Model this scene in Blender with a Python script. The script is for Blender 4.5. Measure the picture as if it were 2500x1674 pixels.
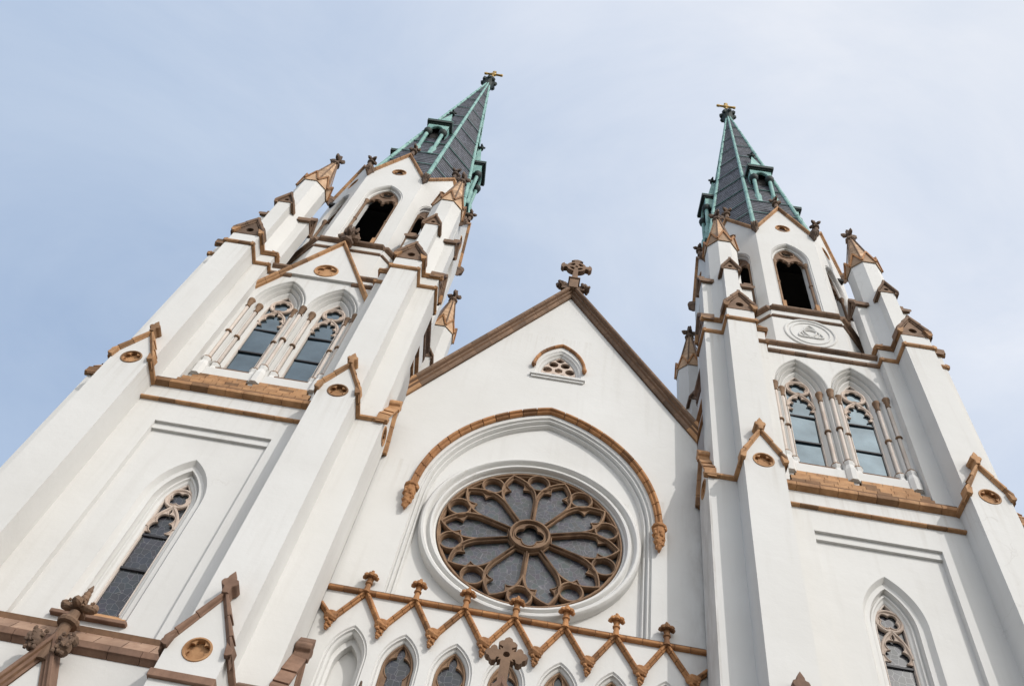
import bpy, bmesh, math, random
from math import sin, cos, pi, sqrt, atan2, radians, hypot
from mathutils import Vector, Matrix, geometry

random.seed(7)
for o in list(bpy.data.objects):
    bpy.data.objects.remove(o)
SC = bpy.context.scene
COL = SC.collection
S = 0.685                      # metres per survey unit
OFF = 25.75 + 1.65 / S         # survey height of the camera above the ground


def W(p):
    return Vector((S * p[0], S * p[1], S * (p[2] + OFF)))


# ------------------------------------------------------------------ camera
PITCH, ROLL, YAW, FPX = 1.0, 0.259, -0.122, 2271.8
cam = bpy.data.cameras.new('camera')
cam.sensor_width = 36.0
cam.lens = FPX / 2500 * 36
cam.clip_start = 0.1
cam.clip_end = 3000
co = bpy.data.objects.new('camera', cam)
COL.objects.link(co)
fw = Vector((sin(YAW) * cos(PITCH), cos(YAW) * cos(PITCH), sin(PITCH)))
rt = Vector((cos(YAW), -sin(YAW), 0))
up = rt.cross(fw)
r2 = cos(ROLL) * rt + sin(ROLL) * up
u2 = -sin(ROLL) * rt + cos(ROLL) * up
mw = Matrix((r2, u2, -fw)).transposed().to_4x4()
mw.translation = W((0.52, -24.428, -25.75))
co.matrix_world = mw
SC.camera = co

# ------------------------------------------------------------------ light
SUN_EL, SUN_AZ = radians(34.5), radians(37)      # azimuth to the right of the facade normal
to_sun = Vector((sin(SUN_AZ) * cos(SUN_EL), -cos(SUN_AZ) * cos(SUN_EL), sin(SUN_EL)))
sun = bpy.data.lights.new('sun', 'SUN')
sun.energy = 2.05
sun.angle = radians(0.7)
sun.color = (1.0, 0.965, 0.915)
so = bpy.data.objects.new('sun', sun)
COL.objects.link(so)
so.rotation_euler = to_sun.to_track_quat('Z', 'Y').to_euler()
so.location = (40, -60, 60)

world = bpy.data.worlds.new('World')
SC.world = world
world.use_nodes = True
nt = world.node_tree
nt.nodes.clear()


def N(t, kind, **kw):
    n = t.nodes.new(kind)
    for k, v in kw.items():
        setattr(n, k, v)
    return n


sky = N(nt, 'ShaderNodeTexSky', sky_type='NISHITA', sun_disc=False)
sky.sun_elevation = SUN_EL
sky.sun_rotation = atan2(to_sun.x, to_sun.y)
sky.air_density = 1.0
sky.dust_density = 2.2
sky.ozone_density = 1.2
bg = N(nt, 'ShaderNodeBackground')
bg.inputs[1].default_value = 0.11
wo = N(nt, 'ShaderNodeOutputWorld')
L = nt.links.new
tc = N(nt, 'ShaderNodeTexCoord')
mp = N(nt, 'ShaderNodeMapping')
mp.inputs['Scale'].default_value = (1.0, 1.5, 2.2)
mp.inputs['Rotation'].default_value = (0.3, 0.2, 0.9)
n1 = N(nt, 'ShaderNodeTexNoise')
n1.inputs['Scale'].default_value = 2.1
n1.inputs['Detail'].default_value = 8
n1.inputs['Roughness'].default_value = 0.6
n1.inputs['Distortion'].default_value = 0.5
# thin high cloud: brighter towards the sun, as forward-scattering haze is
dt = N(nt, 'ShaderNodeVectorMath', operation='DOT_PRODUCT')
dt.inputs[1].default_value = to_sun
L(tc.outputs['Generated'], dt.inputs[0])
mr = N(nt, 'ShaderNodeMapRange')
mr.inputs['From Min'].default_value = -1.0
mr.inputs['From Max'].default_value = 1.0
L(dt.outputs['Value'], mr.inputs[0])
vr = N(nt, 'ShaderNodeValToRGB')
for e in range(5):
    vr.color_ramp.elements.new(0.5)
for e, (p, c) in zip(vr.color_ramp.elements, ((0.0, (0.176, 0.224, 0.298)), (0.36, (0.176, 0.224, 0.304)), (0.53, (0.226, 0.272, 0.347)), (0.70, (0.322, 0.348, 0.398)), (0.88, (0.40, 0.405, 0.42)), (0.945, (0.52, 0.52, 0.52)), (1.0, (1.25, 1.22, 1.17)))):
    e.position = p
    e.color = (*c, 1)
L(mr.outputs[0], vr.inputs[0])
sc20 = N(nt, 'ShaderNodeMix', data_type='RGBA', blend_type='MULTIPLY')
sc20.inputs[0].default_value = 1.0
sc20.inputs[7].default_value = (22, 22, 22, 1)
L(vr.outputs[0], sc20.inputs[6])
cl = N(nt, 'ShaderNodeValToRGB')
cl.color_ramp.elements[0].position = 0.3
cl.color_ramp.elements[0].color = (0.87, 0.91, 0.955, 1)
cl.color_ramp.elements[1].position = 0.72
cl.color_ramp.elements[1].color = (1.17, 1.13, 1.075, 1)
L(tc.outputs['Generated'], mp.inputs[0])
L(mp.outputs[0], n1.inputs['Vector'])
L(n1.outputs['Fac'], cl.inputs[0])
mc = N(nt, 'ShaderNodeMix', data_type='RGBA', blend_type='MULTIPLY')
mc.inputs[0].default_value = 1.0
L(sc20.outputs[2], mc.inputs[6])
L(cl.outputs[0], mc.inputs[7])
# haze gathers towards the horizon
sx_ = N(nt, 'ShaderNodeSeparateXYZ')
L(tc.outputs['Generated'], sx_.inputs[0])
hz = N(nt, 'ShaderNodeMapRange')
hz.inputs['From Min'].default_value = 0.85
hz.inputs['From Max'].default_value = 0.0
hz.inputs['To Min'].default_value = 0.0
hz.inputs['To Max'].default_value = 1.0
L(sx_.outputs['Z'], hz.inputs[0])
hp3 = N(nt, 'ShaderNodeMath', operation='POWER')
hp3.inputs[1].default_value = 2.2
L(hz.outputs[0], hp3.inputs[0])
hm = N(nt, 'ShaderNodeMath', operation='MULTIPLY_ADD')
hm.inputs[1].default_value = 1.0
hm.inputs[2].default_value = 1.0
L(hp3.outputs[0], hm.inputs[0])
mh = N(nt, 'ShaderNodeVectorMath', operation='SCALE')
L(mc.outputs[2], mh.inputs[0])
L(hm.outputs[0], mh.inputs['Scale'])
mx = N(nt, 'ShaderNodeMix', data_type='RGBA')
mx.inputs[0].default_value = 0.88
L(sky.outputs[0], mx.inputs[6])
L(mh.outputs[0], mx.inputs[7])
L(mx.outputs[2], bg.inputs[0])
L(bg.outputs[0], wo.inputs[0])

SC.view_settings.view_transform = 'Standard'
SC.view_settings.look = 'None'
SC.view_settings.exposure = 0.0
SC.view_settings.gamma = 1.0
SC.view_settings.use_curve_mapping = False
SC.render.engine = 'CYCLES'
SC.cycles.max_bounces = 6
SC.cycles.diffuse_bounces = 4
SC.cycles.use_denoising = True


# ------------------------------------------------------------------ materials
def mat_new(name):
    m = bpy.data.materials.new(name)
    m.use_nodes = True
    t = m.node_tree
    t.nodes.clear()
    b = N(t, 'ShaderNodeBsdfPrincipled')
    o = N(t, 'ShaderNodeOutputMaterial')
    t.links.new(b.outputs[0], o.inputs[0])
    return m, t, b


def pos_vec(t, scale=(1, 1, 1)):
    g = N(t, 'ShaderNodeNewGeometry')
    m = N(t, 'ShaderNodeMapping')
    m.inputs['Scale'].default_value = scale
    t.links.new(g.outputs['Position'], m.inputs[0])
    return m.outputs[0]


def noise(t, vec, scale, detail=4, rough=0.55):
    n = N(t, 'ShaderNodeTexNoise')
    n.inputs['Scale'].default_value = scale
    n.inputs['Detail'].default_value = detail
    n.inputs['Roughness'].default_value = rough
    t.links.new(vec, n.inputs['Vector'])
    return n.outputs['Fac']


def ramp(t, fac, stops):
    r = N(t, 'ShaderNodeValToRGB')
    while len(r.color_ramp.elements) < len(stops):
        r.color_ramp.elements.new(0.5)
    for e, (p, c) in zip(r.color_ramp.elements, stops):
        e.position = p
        e.color = (*c, 1) if len(c) == 3 else c
    t.links.new(fac, r.inputs[0])
    return r.outputs[0]


def mixc(t, fac, a, b, mode='MIX'):
    m = N(t, 'ShaderNodeMix', data_type='RGBA', blend_type=mode)
    for s, v in ((0, fac), (6, a), (7, b)):
        if hasattr(v, 'is_linked') or hasattr(v, 'links'):
            t.links.new(v, m.inputs[s])
        else:
            m.inputs[s].default_value = v if s == 0 else (*v, 1)
    return m.outputs[2]


def bump(t, b, h, strength, dist):
    n = N(t, 'ShaderNodeBump')
    n.inputs['Strength'].default_value = strength
    n.inputs['Distance'].default_value = dist
    t.links.new(h, n.inputs['Height'])
    t.links.new(n.outputs[0], b.inputs['Normal'])


def make_stucco():
    m, t, b = mat_new('white_stucco')
    v = pos_vec(t)
    base = ramp(t, noise(t, v, 0.35, 5), [(0.3, (0.565, 0.553, 0.530)), (0.7, (0.620, 0.612, 0.594))])
    streak = noise(t, pos_vec(t, (2.2, 2.2, 0.16)), 1.3, 5, 0.6)
    c = mixc(t, ramp(t, streak, [(0.55, (0, 0, 0)), (0.80, (0.28, 0.28, 0.28))]), base, (0.42, 0.395, 0.36))
    patch = noise(t, pos_vec(t, (1, 1, 1.6)), 0.9, 6, 0.65)
    c = mixc(t, ramp(t, patch, [(0.62, (0, 0, 0)), (0.80, (0.16, 0.16, 0.16))]), c, (0.50, 0.465, 0.415))
    # dirty runoff below the ledges of the towers and the nave string
    gz_ = N(t, 'ShaderNodeNewGeometry')
    sz = N(t, 'ShaderNodeSeparateXYZ')
    t.links.new(gz_.outputs['Position'], sz.inputs[0])
    run = noise(t, pos_vec(t, (4.5, 4.5, 0.18)), 1.6, 5, 0.6)
    runr = ramp(t, run, [(0.50, (0, 0, 0)), (0.72, (0.5, 0.5, 0.5))])
    for ztop, ln in ((2.75, 2.2), (13.7, 2.4)):
        a_ = N(t, 'ShaderNodeMapRange')
        a_.inputs['From Min'].default_value = S * (ztop - ln + OFF)
        a_.inputs['From Max'].default_value = S * (ztop + OFF)
        t.links.new(sz.outputs['Z'], a_.inputs[0])
        b_ = N(t, 'ShaderNodeMath', operation='LESS_THAN')
        b_.inputs[1].default_value = S * (ztop + OFF)
        t.links.new(sz.outputs['Z'], b_.inputs[0])
        k_ = N(t, 'ShaderNodeMath', operation='MULTIPLY')
        t.links.new(a_.outputs[0], k_.inputs[0])
        t.links.new(b_.outputs[0], k_.inputs[1])
        q_ = N(t, 'ShaderNodeMath', operation='MULTIPLY')
        t.links.new(k_.outputs[0], q_.inputs[0])
        t.links.new(runr, q_.inputs[1])
        c = mixc(t, q_.outputs[0], c, (0.40, 0.36, 0.31))
    # hairline cracks
    vo = N(t, 'ShaderNodeTexVoronoi', feature='DISTANCE_TO_EDGE')
    vo.inputs['Scale'].default_value = 0.33
    dv = N(t, 'ShaderNodeVectorMath', operation='ADD')
    nn = N(t, 'ShaderNodeTexNoise')
    nn.inputs['Scale'].default_value = 1.7
    nn.inputs['Detail'].default_value = 5
    t.links.new(v, nn.inputs['Vector'])
    t.links.new(v, dv.inputs[0])
    t.links.new(nn.outputs['Color'], dv.inputs[1])
    t.links.new(dv.outputs[0], vo.inputs['Vector'])
    crk = ramp(t, vo.outputs['Distance'], [(0.0, (1, 1, 1)), (0.006, (0, 0, 0))])
    gate = ramp(t, noise(t, v, 0.5, 3), [(0.57, (0, 0, 0)), (0.66, (0.35, 0.35, 0.35))])
    c = mixc(t, mixc(t, 1.0, crk, gate, 'MULTIPLY'), c, (0.38, 0.35, 0.32))
    # sooty run-off stain in the angle between nave front and right tower
    g = N(t, 'ShaderNodeNewGeometry')
    sp = N(t, 'ShaderNodeSeparateXYZ')
    t.links.new(g.outputs['Position'], sp.inputs[0])
    mr_s = N(t, 'ShaderNodeMapRange')
    mr_s.inputs['From Min'].default_value = S * 5.55
    mr_s.inputs['From Max'].default_value = S * 6.5
    t.links.new(sp.outputs['X'], mr_s.inputs[0])
    lim = N(t, 'ShaderNodeMath', operation='LESS_THAN')
    lim.inputs[1].default_value = S * 6.46
    t.links.new(sp.outputs['X'], lim.inputs[0])
    mu = N(t, 'ShaderNodeMath', operation='MULTIPLY')
    t.links.new(mr_s.outputs[0], mu.inputs[0])
    t.links.new(lim.outputs[0], mu.inputs[1])
    mu2 = N(t, 'ShaderNodeMath', operation='MULTIPLY')
    t.links.new(mu.outputs[0], mu2.inputs[0])
    t.links.new(ramp(t, noise(t, pos_vec(t, (1.6, 1.6, 0.5)), 1.6, 6, 0.65), [(0.40, (0, 0, 0)), (0.66, (0.6, 0.6, 0.6))]), mu2.inputs[1])
    c = mixc(t, mu2.outputs[0], c, (0.33, 0.30, 0.27))
    t.links.new(c, b.inputs['Base Color'])
    b.inputs['Roughness'].default_value = 0.85
    h = mixc(t, 0.5, noise(t, v, 2.6, 8, 0.62), noise(t, pos_vec(t, (0.8, 0.8, 1.5)), 0.9, 6, 0.55))
    bump(t, b, h, 0.42, 0.04)
    return m


def make_stone(name, a, bcol, dirt, rough=0.8, spread=0.16):
    m, t, b = mat_new(name)
    v = pos_vec(t)
    c = ramp(t, noise(t, v, 3.2, 6, 0.6), [(0.3, a), (0.72, bcol)])
    oi = N(t, 'ShaderNodeObjectInfo')
    c = mixc(t, 1.0, c, ramp(t, oi.outputs['Random'], [(0.0, (1 - 2.4 * spread,) * 3), (0.10, (1 - 2.0 * spread,) * 3), (0.20, (1 - 0.6 * spread,) * 3), (0.6, (1, 1, 1)), (1.0, (1 + spread * 0.8,) * 3)]), 'MULTIPLY')
    d = noise(t, pos_vec(t, (1, 1, 0.6)), 1.1, 7, 0.68)
    c = mixc(t, ramp(t, d, [(0.5, (0, 0, 0)), (0.72, (0.75, 0.75, 0.75))]), c, dirt)
    t.links.new(c, b.inputs['Base Color'])
    b.inputs['Roughness'].default_value = rough
    bump(t, b, noise(t, v, 9, 6, 0.65), 0.45, 0.02)
    return m


def make_plain(name, col, rough=0.6, metal=0.0, var=0.25, nscale=6, bmp=0.2):
    m, t, b = mat_new(name)
    v = pos_vec(t)
    lo = tuple(x * (1 - var) for x in col)
    hi = tuple(min(1, x * (1 + var)) for x in col)
    t.links.new(ramp(t, noise(t, v, nscale, 6, 0.6), [(0.3, lo), (0.7, hi)]), b.inputs['Base Color'])
    b.inputs['Roughness'].default_value = rough
    b.inputs['Metallic'].default_value = metal
    bump(t, b, noise(t, v, nscale * 2.5, 5), bmp, 0.02)
    return m


def make_copper():
    m, t, b = mat_new('verdigris_copper')
    v = pos_vec(t)
    c = ramp(t, noise(t, v, 1.6, 7, 0.65), [(0.3, (0.085, 0.215, 0.20)), (0.52, (0.195, 0.355, 0.325)), (0.75, (0.34, 0.50, 0.46))])
    s = noise(t, pos_vec(t, (3, 3, 0.4)), 1.5, 6, 0.6)
    c = mixc(t, ramp(t, s, [(0.6, (0, 0, 0)), (0.76, (0.8, 0.8, 0.8))]), c, (0.10, 0.13, 0.10))
    t.links.new(c, b.inputs['Base Color'])
    b.inputs['Roughness'].default_value = 0.65
    bump(t, b, noise(t, v, 5, 5), 0.25, 0.02)
    return m


def make_slate():
    m, t, b = mat_new('blue_grey_slate')
    uv = N(t, 'ShaderNodeUVMap')
    br = N(t, 'ShaderNodeTexBrick')
    br.offset = 0.5
    br.inputs['Scale'].default_value = 1.0
    br.inputs['Brick Width'].default_value = 0.24
    br.inputs['Row Height'].default_value = 0.23
    br.inputs['Mortar Size'].default_value = 0.012
    br.inputs['Color1'].default_value = (0.020, 0.023, 0.038, 1)
    br.inputs['Color2'].default_value = (0.085, 0.090, 0.122, 1)
    br.inputs['Mortar'].default_value = (0.012, 0.012, 0.016, 1)
    br.inputs['Bias'].default_value = -0.1
    t.links.new(uv.outputs[0], br.inputs['Vector'])
    c = mixc(t, ramp(t, noise(t, pos_vec(t), 0.8, 5), [(0.35, (0, 0, 0)), (0.7, (0.4, 0.4, 0.4))]), br.outputs['Color'], (0.075, 0.08, 0.075))
    t.links.new(c, b.inputs['Base Color'])
    b.inputs['Roughness'].default_value = 0.55
    bump(t, b, noise(t, pos_vec(t), 14, 4), 0.2, 0.01)
    return m


def make_glass(name, base, lead=0.0, rough=0.12, lscale=3.0, metal=0.0):
    m, t, b = mat_new(name)
    v = pos_vec(t)
    c = ramp(t, noise(t, v, 1.2, 4), [(0.3, tuple(x * 0.7 for x in base)), (0.7, tuple(x * 1.3 for x in base))])
    r = None
    if lead:
        vo = N(t, 'ShaderNodeTexVoronoi', feature='DISTANCE_TO_EDGE')
        vo.inputs['Scale'].default_value = lscale
        vo.inputs['Randomness'].default_value = 0.8
        t.links.new(v, vo.inputs['Vector'])
        e = ramp(t, vo.outputs['Distance'], [(0.0, (lead,) * 3), (0.035, (0, 0, 0))])
        cell = N(t, 'ShaderNodeTexVoronoi')
        cell.inputs['Scale'].default_value = lscale
        cell.inputs['Randomness'].default_value = 0.8
        t.links.new(v, cell.inputs['Vector'])
        c = mixc(t, 0.25, c, mixc(t, 1.0, c, cell.outputs['Color'], 'MULTIPLY'))
        c = mixc(t, e, c, (0.30, 0.30, 0.31))
        r = ramp(t, e, [(0.0, (rough,) * 3), (0.4, (0.6,) * 3)])
    t.links.new(c, b.inputs['Base Color'])
    if r is not None:
        t.links.new(r, b.inputs['Roughness'])
    else:
        b.inputs['Roughness'].default_value = rough
    b.inputs['IOR'].default_value = 1.7
    if metal:
        # dark backing seen through reflective protective glazing
        dk = N(t, 'ShaderNodeBsdfGlossy')
        dk.inputs['Roughness'].default_value = rough
        t.links.new(c, dk.inputs[0])
        b2 = N(t, 'ShaderNodeMixShader')
        b2.inputs[0].default_value = metal
        out = [n for n in t.nodes if n.type == 'OUTPUT_MATERIAL'][0]
        for l_ in list(b.inputs['Base Color'].links):
            t.links.remove(l_)
        b.inputs['Base Color'].default_value = (0.010, 0.024, 0.036, 1)
        t.links.new(b.outputs[0], b2.inputs[1])
        t.links.new(dk.outputs[0], b2.inputs[2])
        t.links.new(b2.outputs[0], out.inputs[0])
    bump(t, b, noise(t, v, 1.1, 3), 0.10, 0.05)
    return m


MAT = dict(
    stucco=make_stucco(),
    buff=make_stone('buff_terracotta', (0.30, 0.150, 0.062), (0.445, 0.250, 0.120), (0.10, 0.045, 0.020), spread=0.22),
    hood=make_stone('ochre_terracotta', (0.29, 0.128, 0.046), (0.42, 0.205, 0.080), (0.11, 0.046, 0.019), spread=0.20),
    brown=make_stone('brown_sandstone', (0.130, 0.076, 0.045), (0.225, 0.135, 0.081), (0.052, 0.031, 0.020)),
    red=make_stone('reddish_brownstone', (0.150, 0.082, 0.052), (0.240, 0.142, 0.094), (0.07, 0.040, 0.028)),
    rose=make_stone('rose_tracery_stone', (0.165, 0.095, 0.052), (0.275, 0.170, 0.100), (0.085, 0.047, 0.027), spread=0.1),
    peach=make_stone('peach_terracotta', (0.46, 0.285, 0.165), (0.60, 0.41, 0.26), (0.22, 0.125, 0.07)),
    pale=make_stone('sunlit_brownstone', (0.26, 0.155, 0.102), (0.37, 0.245, 0.17), (0.15, 0.088, 0.06)),  # brownstone lightened: sunlight put into the colour of the sloping blocks
    cream=make_stone('cream_stone_shaft', (0.53, 0.455, 0.40), (0.61, 0.545, 0.49), (0.38, 0.29, 0.23), spread=0.06),
    sand=make_stone('pinkish_sandstone', (0.46, 0.36, 0.295), (0.57, 0.475, 0.405), (0.30, 0.21, 0.155), spread=0.1),
    dark=make_stone('dark_carved_stone', (0.085, 0.05, 0.032), (0.17, 0.105, 0.065), (0.045, 0.028, 0.02)),
    mortar=make_plain('dark_mortar', (0.14, 0.075, 0.04), 0.9),
    copper=make_copper(),
    patina=make_plain('dark_green_patina', (0.045, 0.13, 0.12), 0.6),
    bronze=make_plain('blackened_copper', (0.011, 0.022, 0.020), 0.7),
    slate=make_slate(),
    gold=make_plain('gilded_metal', (0.42, 0.27, 0.08), 0.4, 1.0, 0.4),
    black=make_plain('dark_timber_and_shade', (0.012, 0.010, 0.009), 0.9),  # near-black tone puts interior shade into timber, linings and voids
    iron=make_plain('dark_iron', (0.025, 0.025, 0.03), 0.6),
    lead=make_glass('dark_leaded_glass', (0.028, 0.030, 0.038), 0.35, 0.2, 6.5),
    roseglass=make_glass('rose_leaded_glass', (0.048, 0.050, 0.058), 0.40, 0.28, 7.0),
    glass=make_glass('plain_window_glass', (0.42, 0.55, 0.62), 0.0, 0.05, metal=0.24),
)

# ------------------------------------------------------------------ mesh tools


class M:
    def __init__(s):
        s.v, s.f, s.uv = [], [], None

    def add(s, v, f):
        n = len(s.v)
        s.v += [tuple(p) for p in v]
        s.f += [tuple(i + n for i in q) for q in f]
        return s

    def box(s, x0, x1, y0, y1, z0, z1):
        return s.add([(x0, y0, z0), (x1, y0, z0), (x1, y1, z0), (x0, y1, z0), (x0, y0, z1), (x1, y0, z1), (x1, y1, z1), (x0, y1, z1)],
                     [(0, 3, 2, 1), (4, 5, 6, 7), (0, 1, 5, 4), (1, 2, 6, 5), (2, 3, 7, 6), (3, 0, 4, 7)])

    def plate(s, outer, holes, y0, y1, back=True):
        loops = [outer] + list(holes)
        flat = [p for l in loops for p in l]
        n = len(flat)
        tri = geometry.tessellate_polygon([[Vector((p[0], p[1], 0)) for p in l] for l in loops])
        v = [(p[0], y0, p[1]) for p in flat] + [(p[0], y1, p[1]) for p in flat]
        f = [tuple(t) for t in tri]
        if back:
            f += [tuple(i + n for i in reversed(t)) for t in tri]
        k = 0
        for l in loops:
            m = len(l)
            for i in range(m):
                a, b = k + i, k + (i + 1) % m
                f.append((a, b, b + n, a + n))
            k += m
        return s.add(v, f)

    def frustum(s, poly0, z0, poly1, z1):
        n = len(poly0)
        v = [(p[0], p[1], z0) for p in poly0] + [(p[0], p[1], z1) for p in poly1]
        f = [tuple(range(n))[::-1], tuple(range(n, 2 * n))]
        f += [(i, (i + 1) % n, n + (i + 1) % n, n + i) for i in range(n)]
        return s.add(v, f)

    def loft(s, rings, closed=False, ends=False):
        n = len(rings[0])
        v = [p for r in rings for p in r]
        f = []
        for k in range(len(rings) - 1):
            for i in range(n if closed else n - 1):
                j = (i + 1) % n
                f.append((k * n + i, k * n + j, (k + 1) * n + j, (k + 1) * n + i))
        if ends:
            f.append(tuple(range(n))[::-1])
            f.append(tuple((len(rings) - 1) * n + i for i in range(n)))
        return s.add(v, f)

    def sweep(s, path, prof, closed=False):
        """path of (x,z) points in the wall plane, profile of (across, y)"""
        n = len(path)
        rings = []
        for i in range(n):
            a = Vector(path[i - 1 if (closed or i) else 0])
            b = Vector(path[(i + 1) % n if (closed or i < n - 1) else n - 1])
            p = Vector(path[i])
            d0 = (p - a)
            d1 = (b - p)
            if d0.length < 1e-7:
                d0 = d1
            if d1.length < 1e-7:
                d1 = d0
            d0.normalize()
            d1.normalize()
            t = d0 + d1
            if t.length < 1e-3:
                t = d0
            t.normalize()
            nv = Vector((-t.y, t.x))
            k = 1 / max(0.4, nv.dot(Vector((-d0.y, d0.x))))
            rings.append([(p.x + nv.x * q[0] * k, q[1], p.y + nv.y * q[0] * k) for q in prof])
        if closed:
            rings.append(rings[0])
        return s.loft(rings, closed=True, ends=not closed)

    def lathe(s, prof, n=12, c=(0, 0), rot=0.0):
        rings = [[(c[0] + r * cos(2 * pi * i / n + rot), c[1] + r * sin(2 * pi * i / n + rot), z) for i in range(n)] for r, z in prof]
        return s.loft(rings, closed=True, ends=True)

    def blob(s, c, r, seed=0, n=8, k=5, jit=0.22):
        rn = random.Random(seed)
        v, f = [], []
        for i in range(k + 1):
            th = pi * i / k
            for j in range(n):
                q = 1 + rn.uniform(-jit, jit)
                v.append((c[0] + r[0] * q * sin(th) * cos(2 * pi * j / n), c[1] + r[1] * q * sin(th) * sin(2 * pi * j / n), c[2] + r[2] * cos(th) * (1 + rn.uniform(-jit, jit) * 0.4)))
        for i in range(k):
            for j in range(n):
                f.append((i * n + j, i * n + (j + 1) % n, (i + 1) * n + (j + 1) % n, (i + 1) * n + j))
        return s.add(v, f)

    def mesh(s, name, bev=0.0, smooth=False):
        me = bpy.data.meshes.new(name)
        me.from_pydata([(S * a, S * b, S * c) for a, b, c in s.v], [], s.f)
        bm = bmesh.new()
        bm.from_mesh(me)
        if s.uv is None:
            bmesh.ops.remove_doubles(bm, verts=bm.verts, dist=1e-5)
        bmesh.ops.recalc_face_normals(bm, faces=bm.faces)
        if bev:
            ed = [e for e in bm.edges if len(e.link_faces) == 2 and e.calc_face_angle(0) > 0.5]
            bmesh.ops.bevel(bm, geom=ed, offset=bev * S, segments=1, affect='EDGES', clamp_overlap=True)
        bm.to_mesh(me)
        bm.free()
        if s.uv is not None:
            ul = me.uv_layers.new(name='UVMap')
            for lp in me.loops:
                ul.data[lp.index].uv = s.uv[lp.vertex_index]
        if smooth:
            for p in me.polygons:
                p.use_smooth = True
            me.set_sharp_from_angle(angle=radians(38))
        return me


def link(name, me, mat, parent, loc=None, rot=0.0, label=None):
    o = bpy.data.objects.new(name, me)
    if me is not None and mat is not None and not me.materials:
        me.materials.append(MAT[mat])
    COL.objects.link(o)
    o.parent = parent
    if loc is not None:
        o.location = W(loc)
    o.rotation_euler = (0, 0, rot)
    if label:
        o['label'] = label
    return o


ROOT = bpy.data.objects.new('cathedral', None)
COL.objects.link(ROOT)
ROOT['label'] = 'white stucco Gothic cathedral with twin slate spires, rose window and terracotta trim'
ROOT['category'] = 'cathedral'


def part(name, m, mat, loc=(0, 0, 0), rot=0.0, bev=0.0, smooth=False, label=None):
    return link(name, m.mesh(name, bev, smooth), mat, ROOT, loc, rot, label)


def sub(name, m, mat, parent, bev=0.0, smooth=False, label=None):
    return link(name, m.mesh(name, bev, smooth), mat, parent, None, 0.0, label)


def dup(o, parent=None, loc=None, rot=None, dx=None, dy=None, dz=None):
    c = o.copy()
    COL.objects.link(c)
    c.parent = parent if parent is not None else o.parent
    if loc is not None:
        c.location = W(loc)
    if dx is not None:
        c.location.x += S * dx
    if dy is not None:
        c.location.y += S * dy
    if dz is not None:
        c.location.z += S * dz
    if rot is not None:
        c.rotation_euler = (0, 0, rot)
    for ch in list(o.children):
        dup(ch, c)
    return c


def stones(parent, name, p0, p1, out, prof, n, mat, cut0=None, cut1=None, gap=0.007, bev=0.008, up=None, core=True, jit=0.12, seed=None, lap=0.0):
    """a run of separate stones; p0,p1 3-D, out = outward unit vector, prof of (out, up)"""
    rn = random.Random(seed if seed is not None else hash((round(p0[0], 2), round(p0[2], 2), n)) & 0xffff)
    p0, p1, out = Vector(p0), Vector(p1), Vector(out)
    d = (p1 - p0)
    ln = d.length
    d.normalize()
    if up is None:
        up = out.cross(d)
        if up.z < 0:
            up = -up
    else:
        up = Vector(up)

    bmax = max(b for a, b in prof)

    def ring(t, cut, shrink=0.0, lift=0.0):
        r = []
        for a, b in prof:
            if lift and b > bmax * 0.7:
                b += lift
            q = p0 + d * t + out * a * (1 - shrink) + up * b * (1 - shrink)
            if cut is not None:
                base = p0 if t < ln / 2 else p1
                k = Vector(cut)
                q = q - d * ((q - base).dot(k) / d.dot(k))
            r.append(tuple(q))
        return r
    ts = [0.0]
    for i in range(1, n):
        ts.append(ln * (i + rn.uniform(-jit, jit)) / n)
    ts.append(ln)
    res = []
    for i in range(n):
        a, b = ts[i], ts[i + 1]
        c0 = cut0 if i == 0 else None
        c1 = cut1 if i == n - 1 else None
        m = M().loft([ring(a + (gap if i else 0), c0, 0.0, lap), ring(b - (gap if i < n - 1 else 0), c1)], closed=True, ends=True)
        res.append(sub(name, m, mat, parent, bev))
    if core and n > 1:
        m = M().loft([ring(0.02, cut0, 0.06), ring(ln - 0.02, cut1, 0.06)], closed=True, ends=True)
        sub('mortar_bed', m, 'mortar', parent)
    return res


def arch(w, R, zs, zb, d=0.0, n=10, cx=0.0, closed=True):
    """pointed arch outline from bottom left over the apex to bottom right, offset outwards by d"""
    r = R + d
    c = R - w
    a1 = math.acos(max(-1, min(1, c / r)))
    pts = [(cx - w - d, zb)] if zb is not None else []
    for i in range(n + 1):
        a = a1 * i / n
        pts.append((cx + c - r * cos(a), zs + r * sin(a)))
    for i in range(n - 1, -1, -1):
        a = a1 * i / n
        pts.append((cx - c + r * cos(a), zs + r * sin(a)))
    if zb is not None:
        pts.append((cx + w + d, zb))
    return pts


def circle(cx, cz, r, n=24, a0=0.0):
    return [(cx + r * cos(a0 + 2 * pi * i / n), cz + r * sin(a0 + 2 * pi * i / n)) for i in range(n)]


def foil(cx, cz, R, n=4, rot=pi / 4, k=0.55, seg=8):
    """n-lobed foil of overall radius R"""
    rc = R * k
    rl = R - rc
    if rl <= rc * sin(pi / n):
        rl = rc * sin(pi / n) * 1.04
    d = rc * cos(pi / n)
    q = sqrt(max(1e-9, rl * rl - (rc * sin(pi / n)) ** 2))
    cusp = d + q
    pts = []
    for i in range(n):
        a = rot + 2 * pi * i / n
        c = (cx + rc * cos(a), cz + rc * sin(a))
        e = a + pi / n
        pc = (cx + cusp * cos(e) - c[0], cz + cusp * sin(e) - c[1])
        half = abs((atan2(pc[1], pc[0]) - a + pi) % (2 * pi) - pi)
        for j in range(seg + 1):
            b = a - half + 2 * half * j / seg
            pts.append((c[0] + rl * cos(b), c[1] + rl * sin(b)))
    return pts


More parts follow.
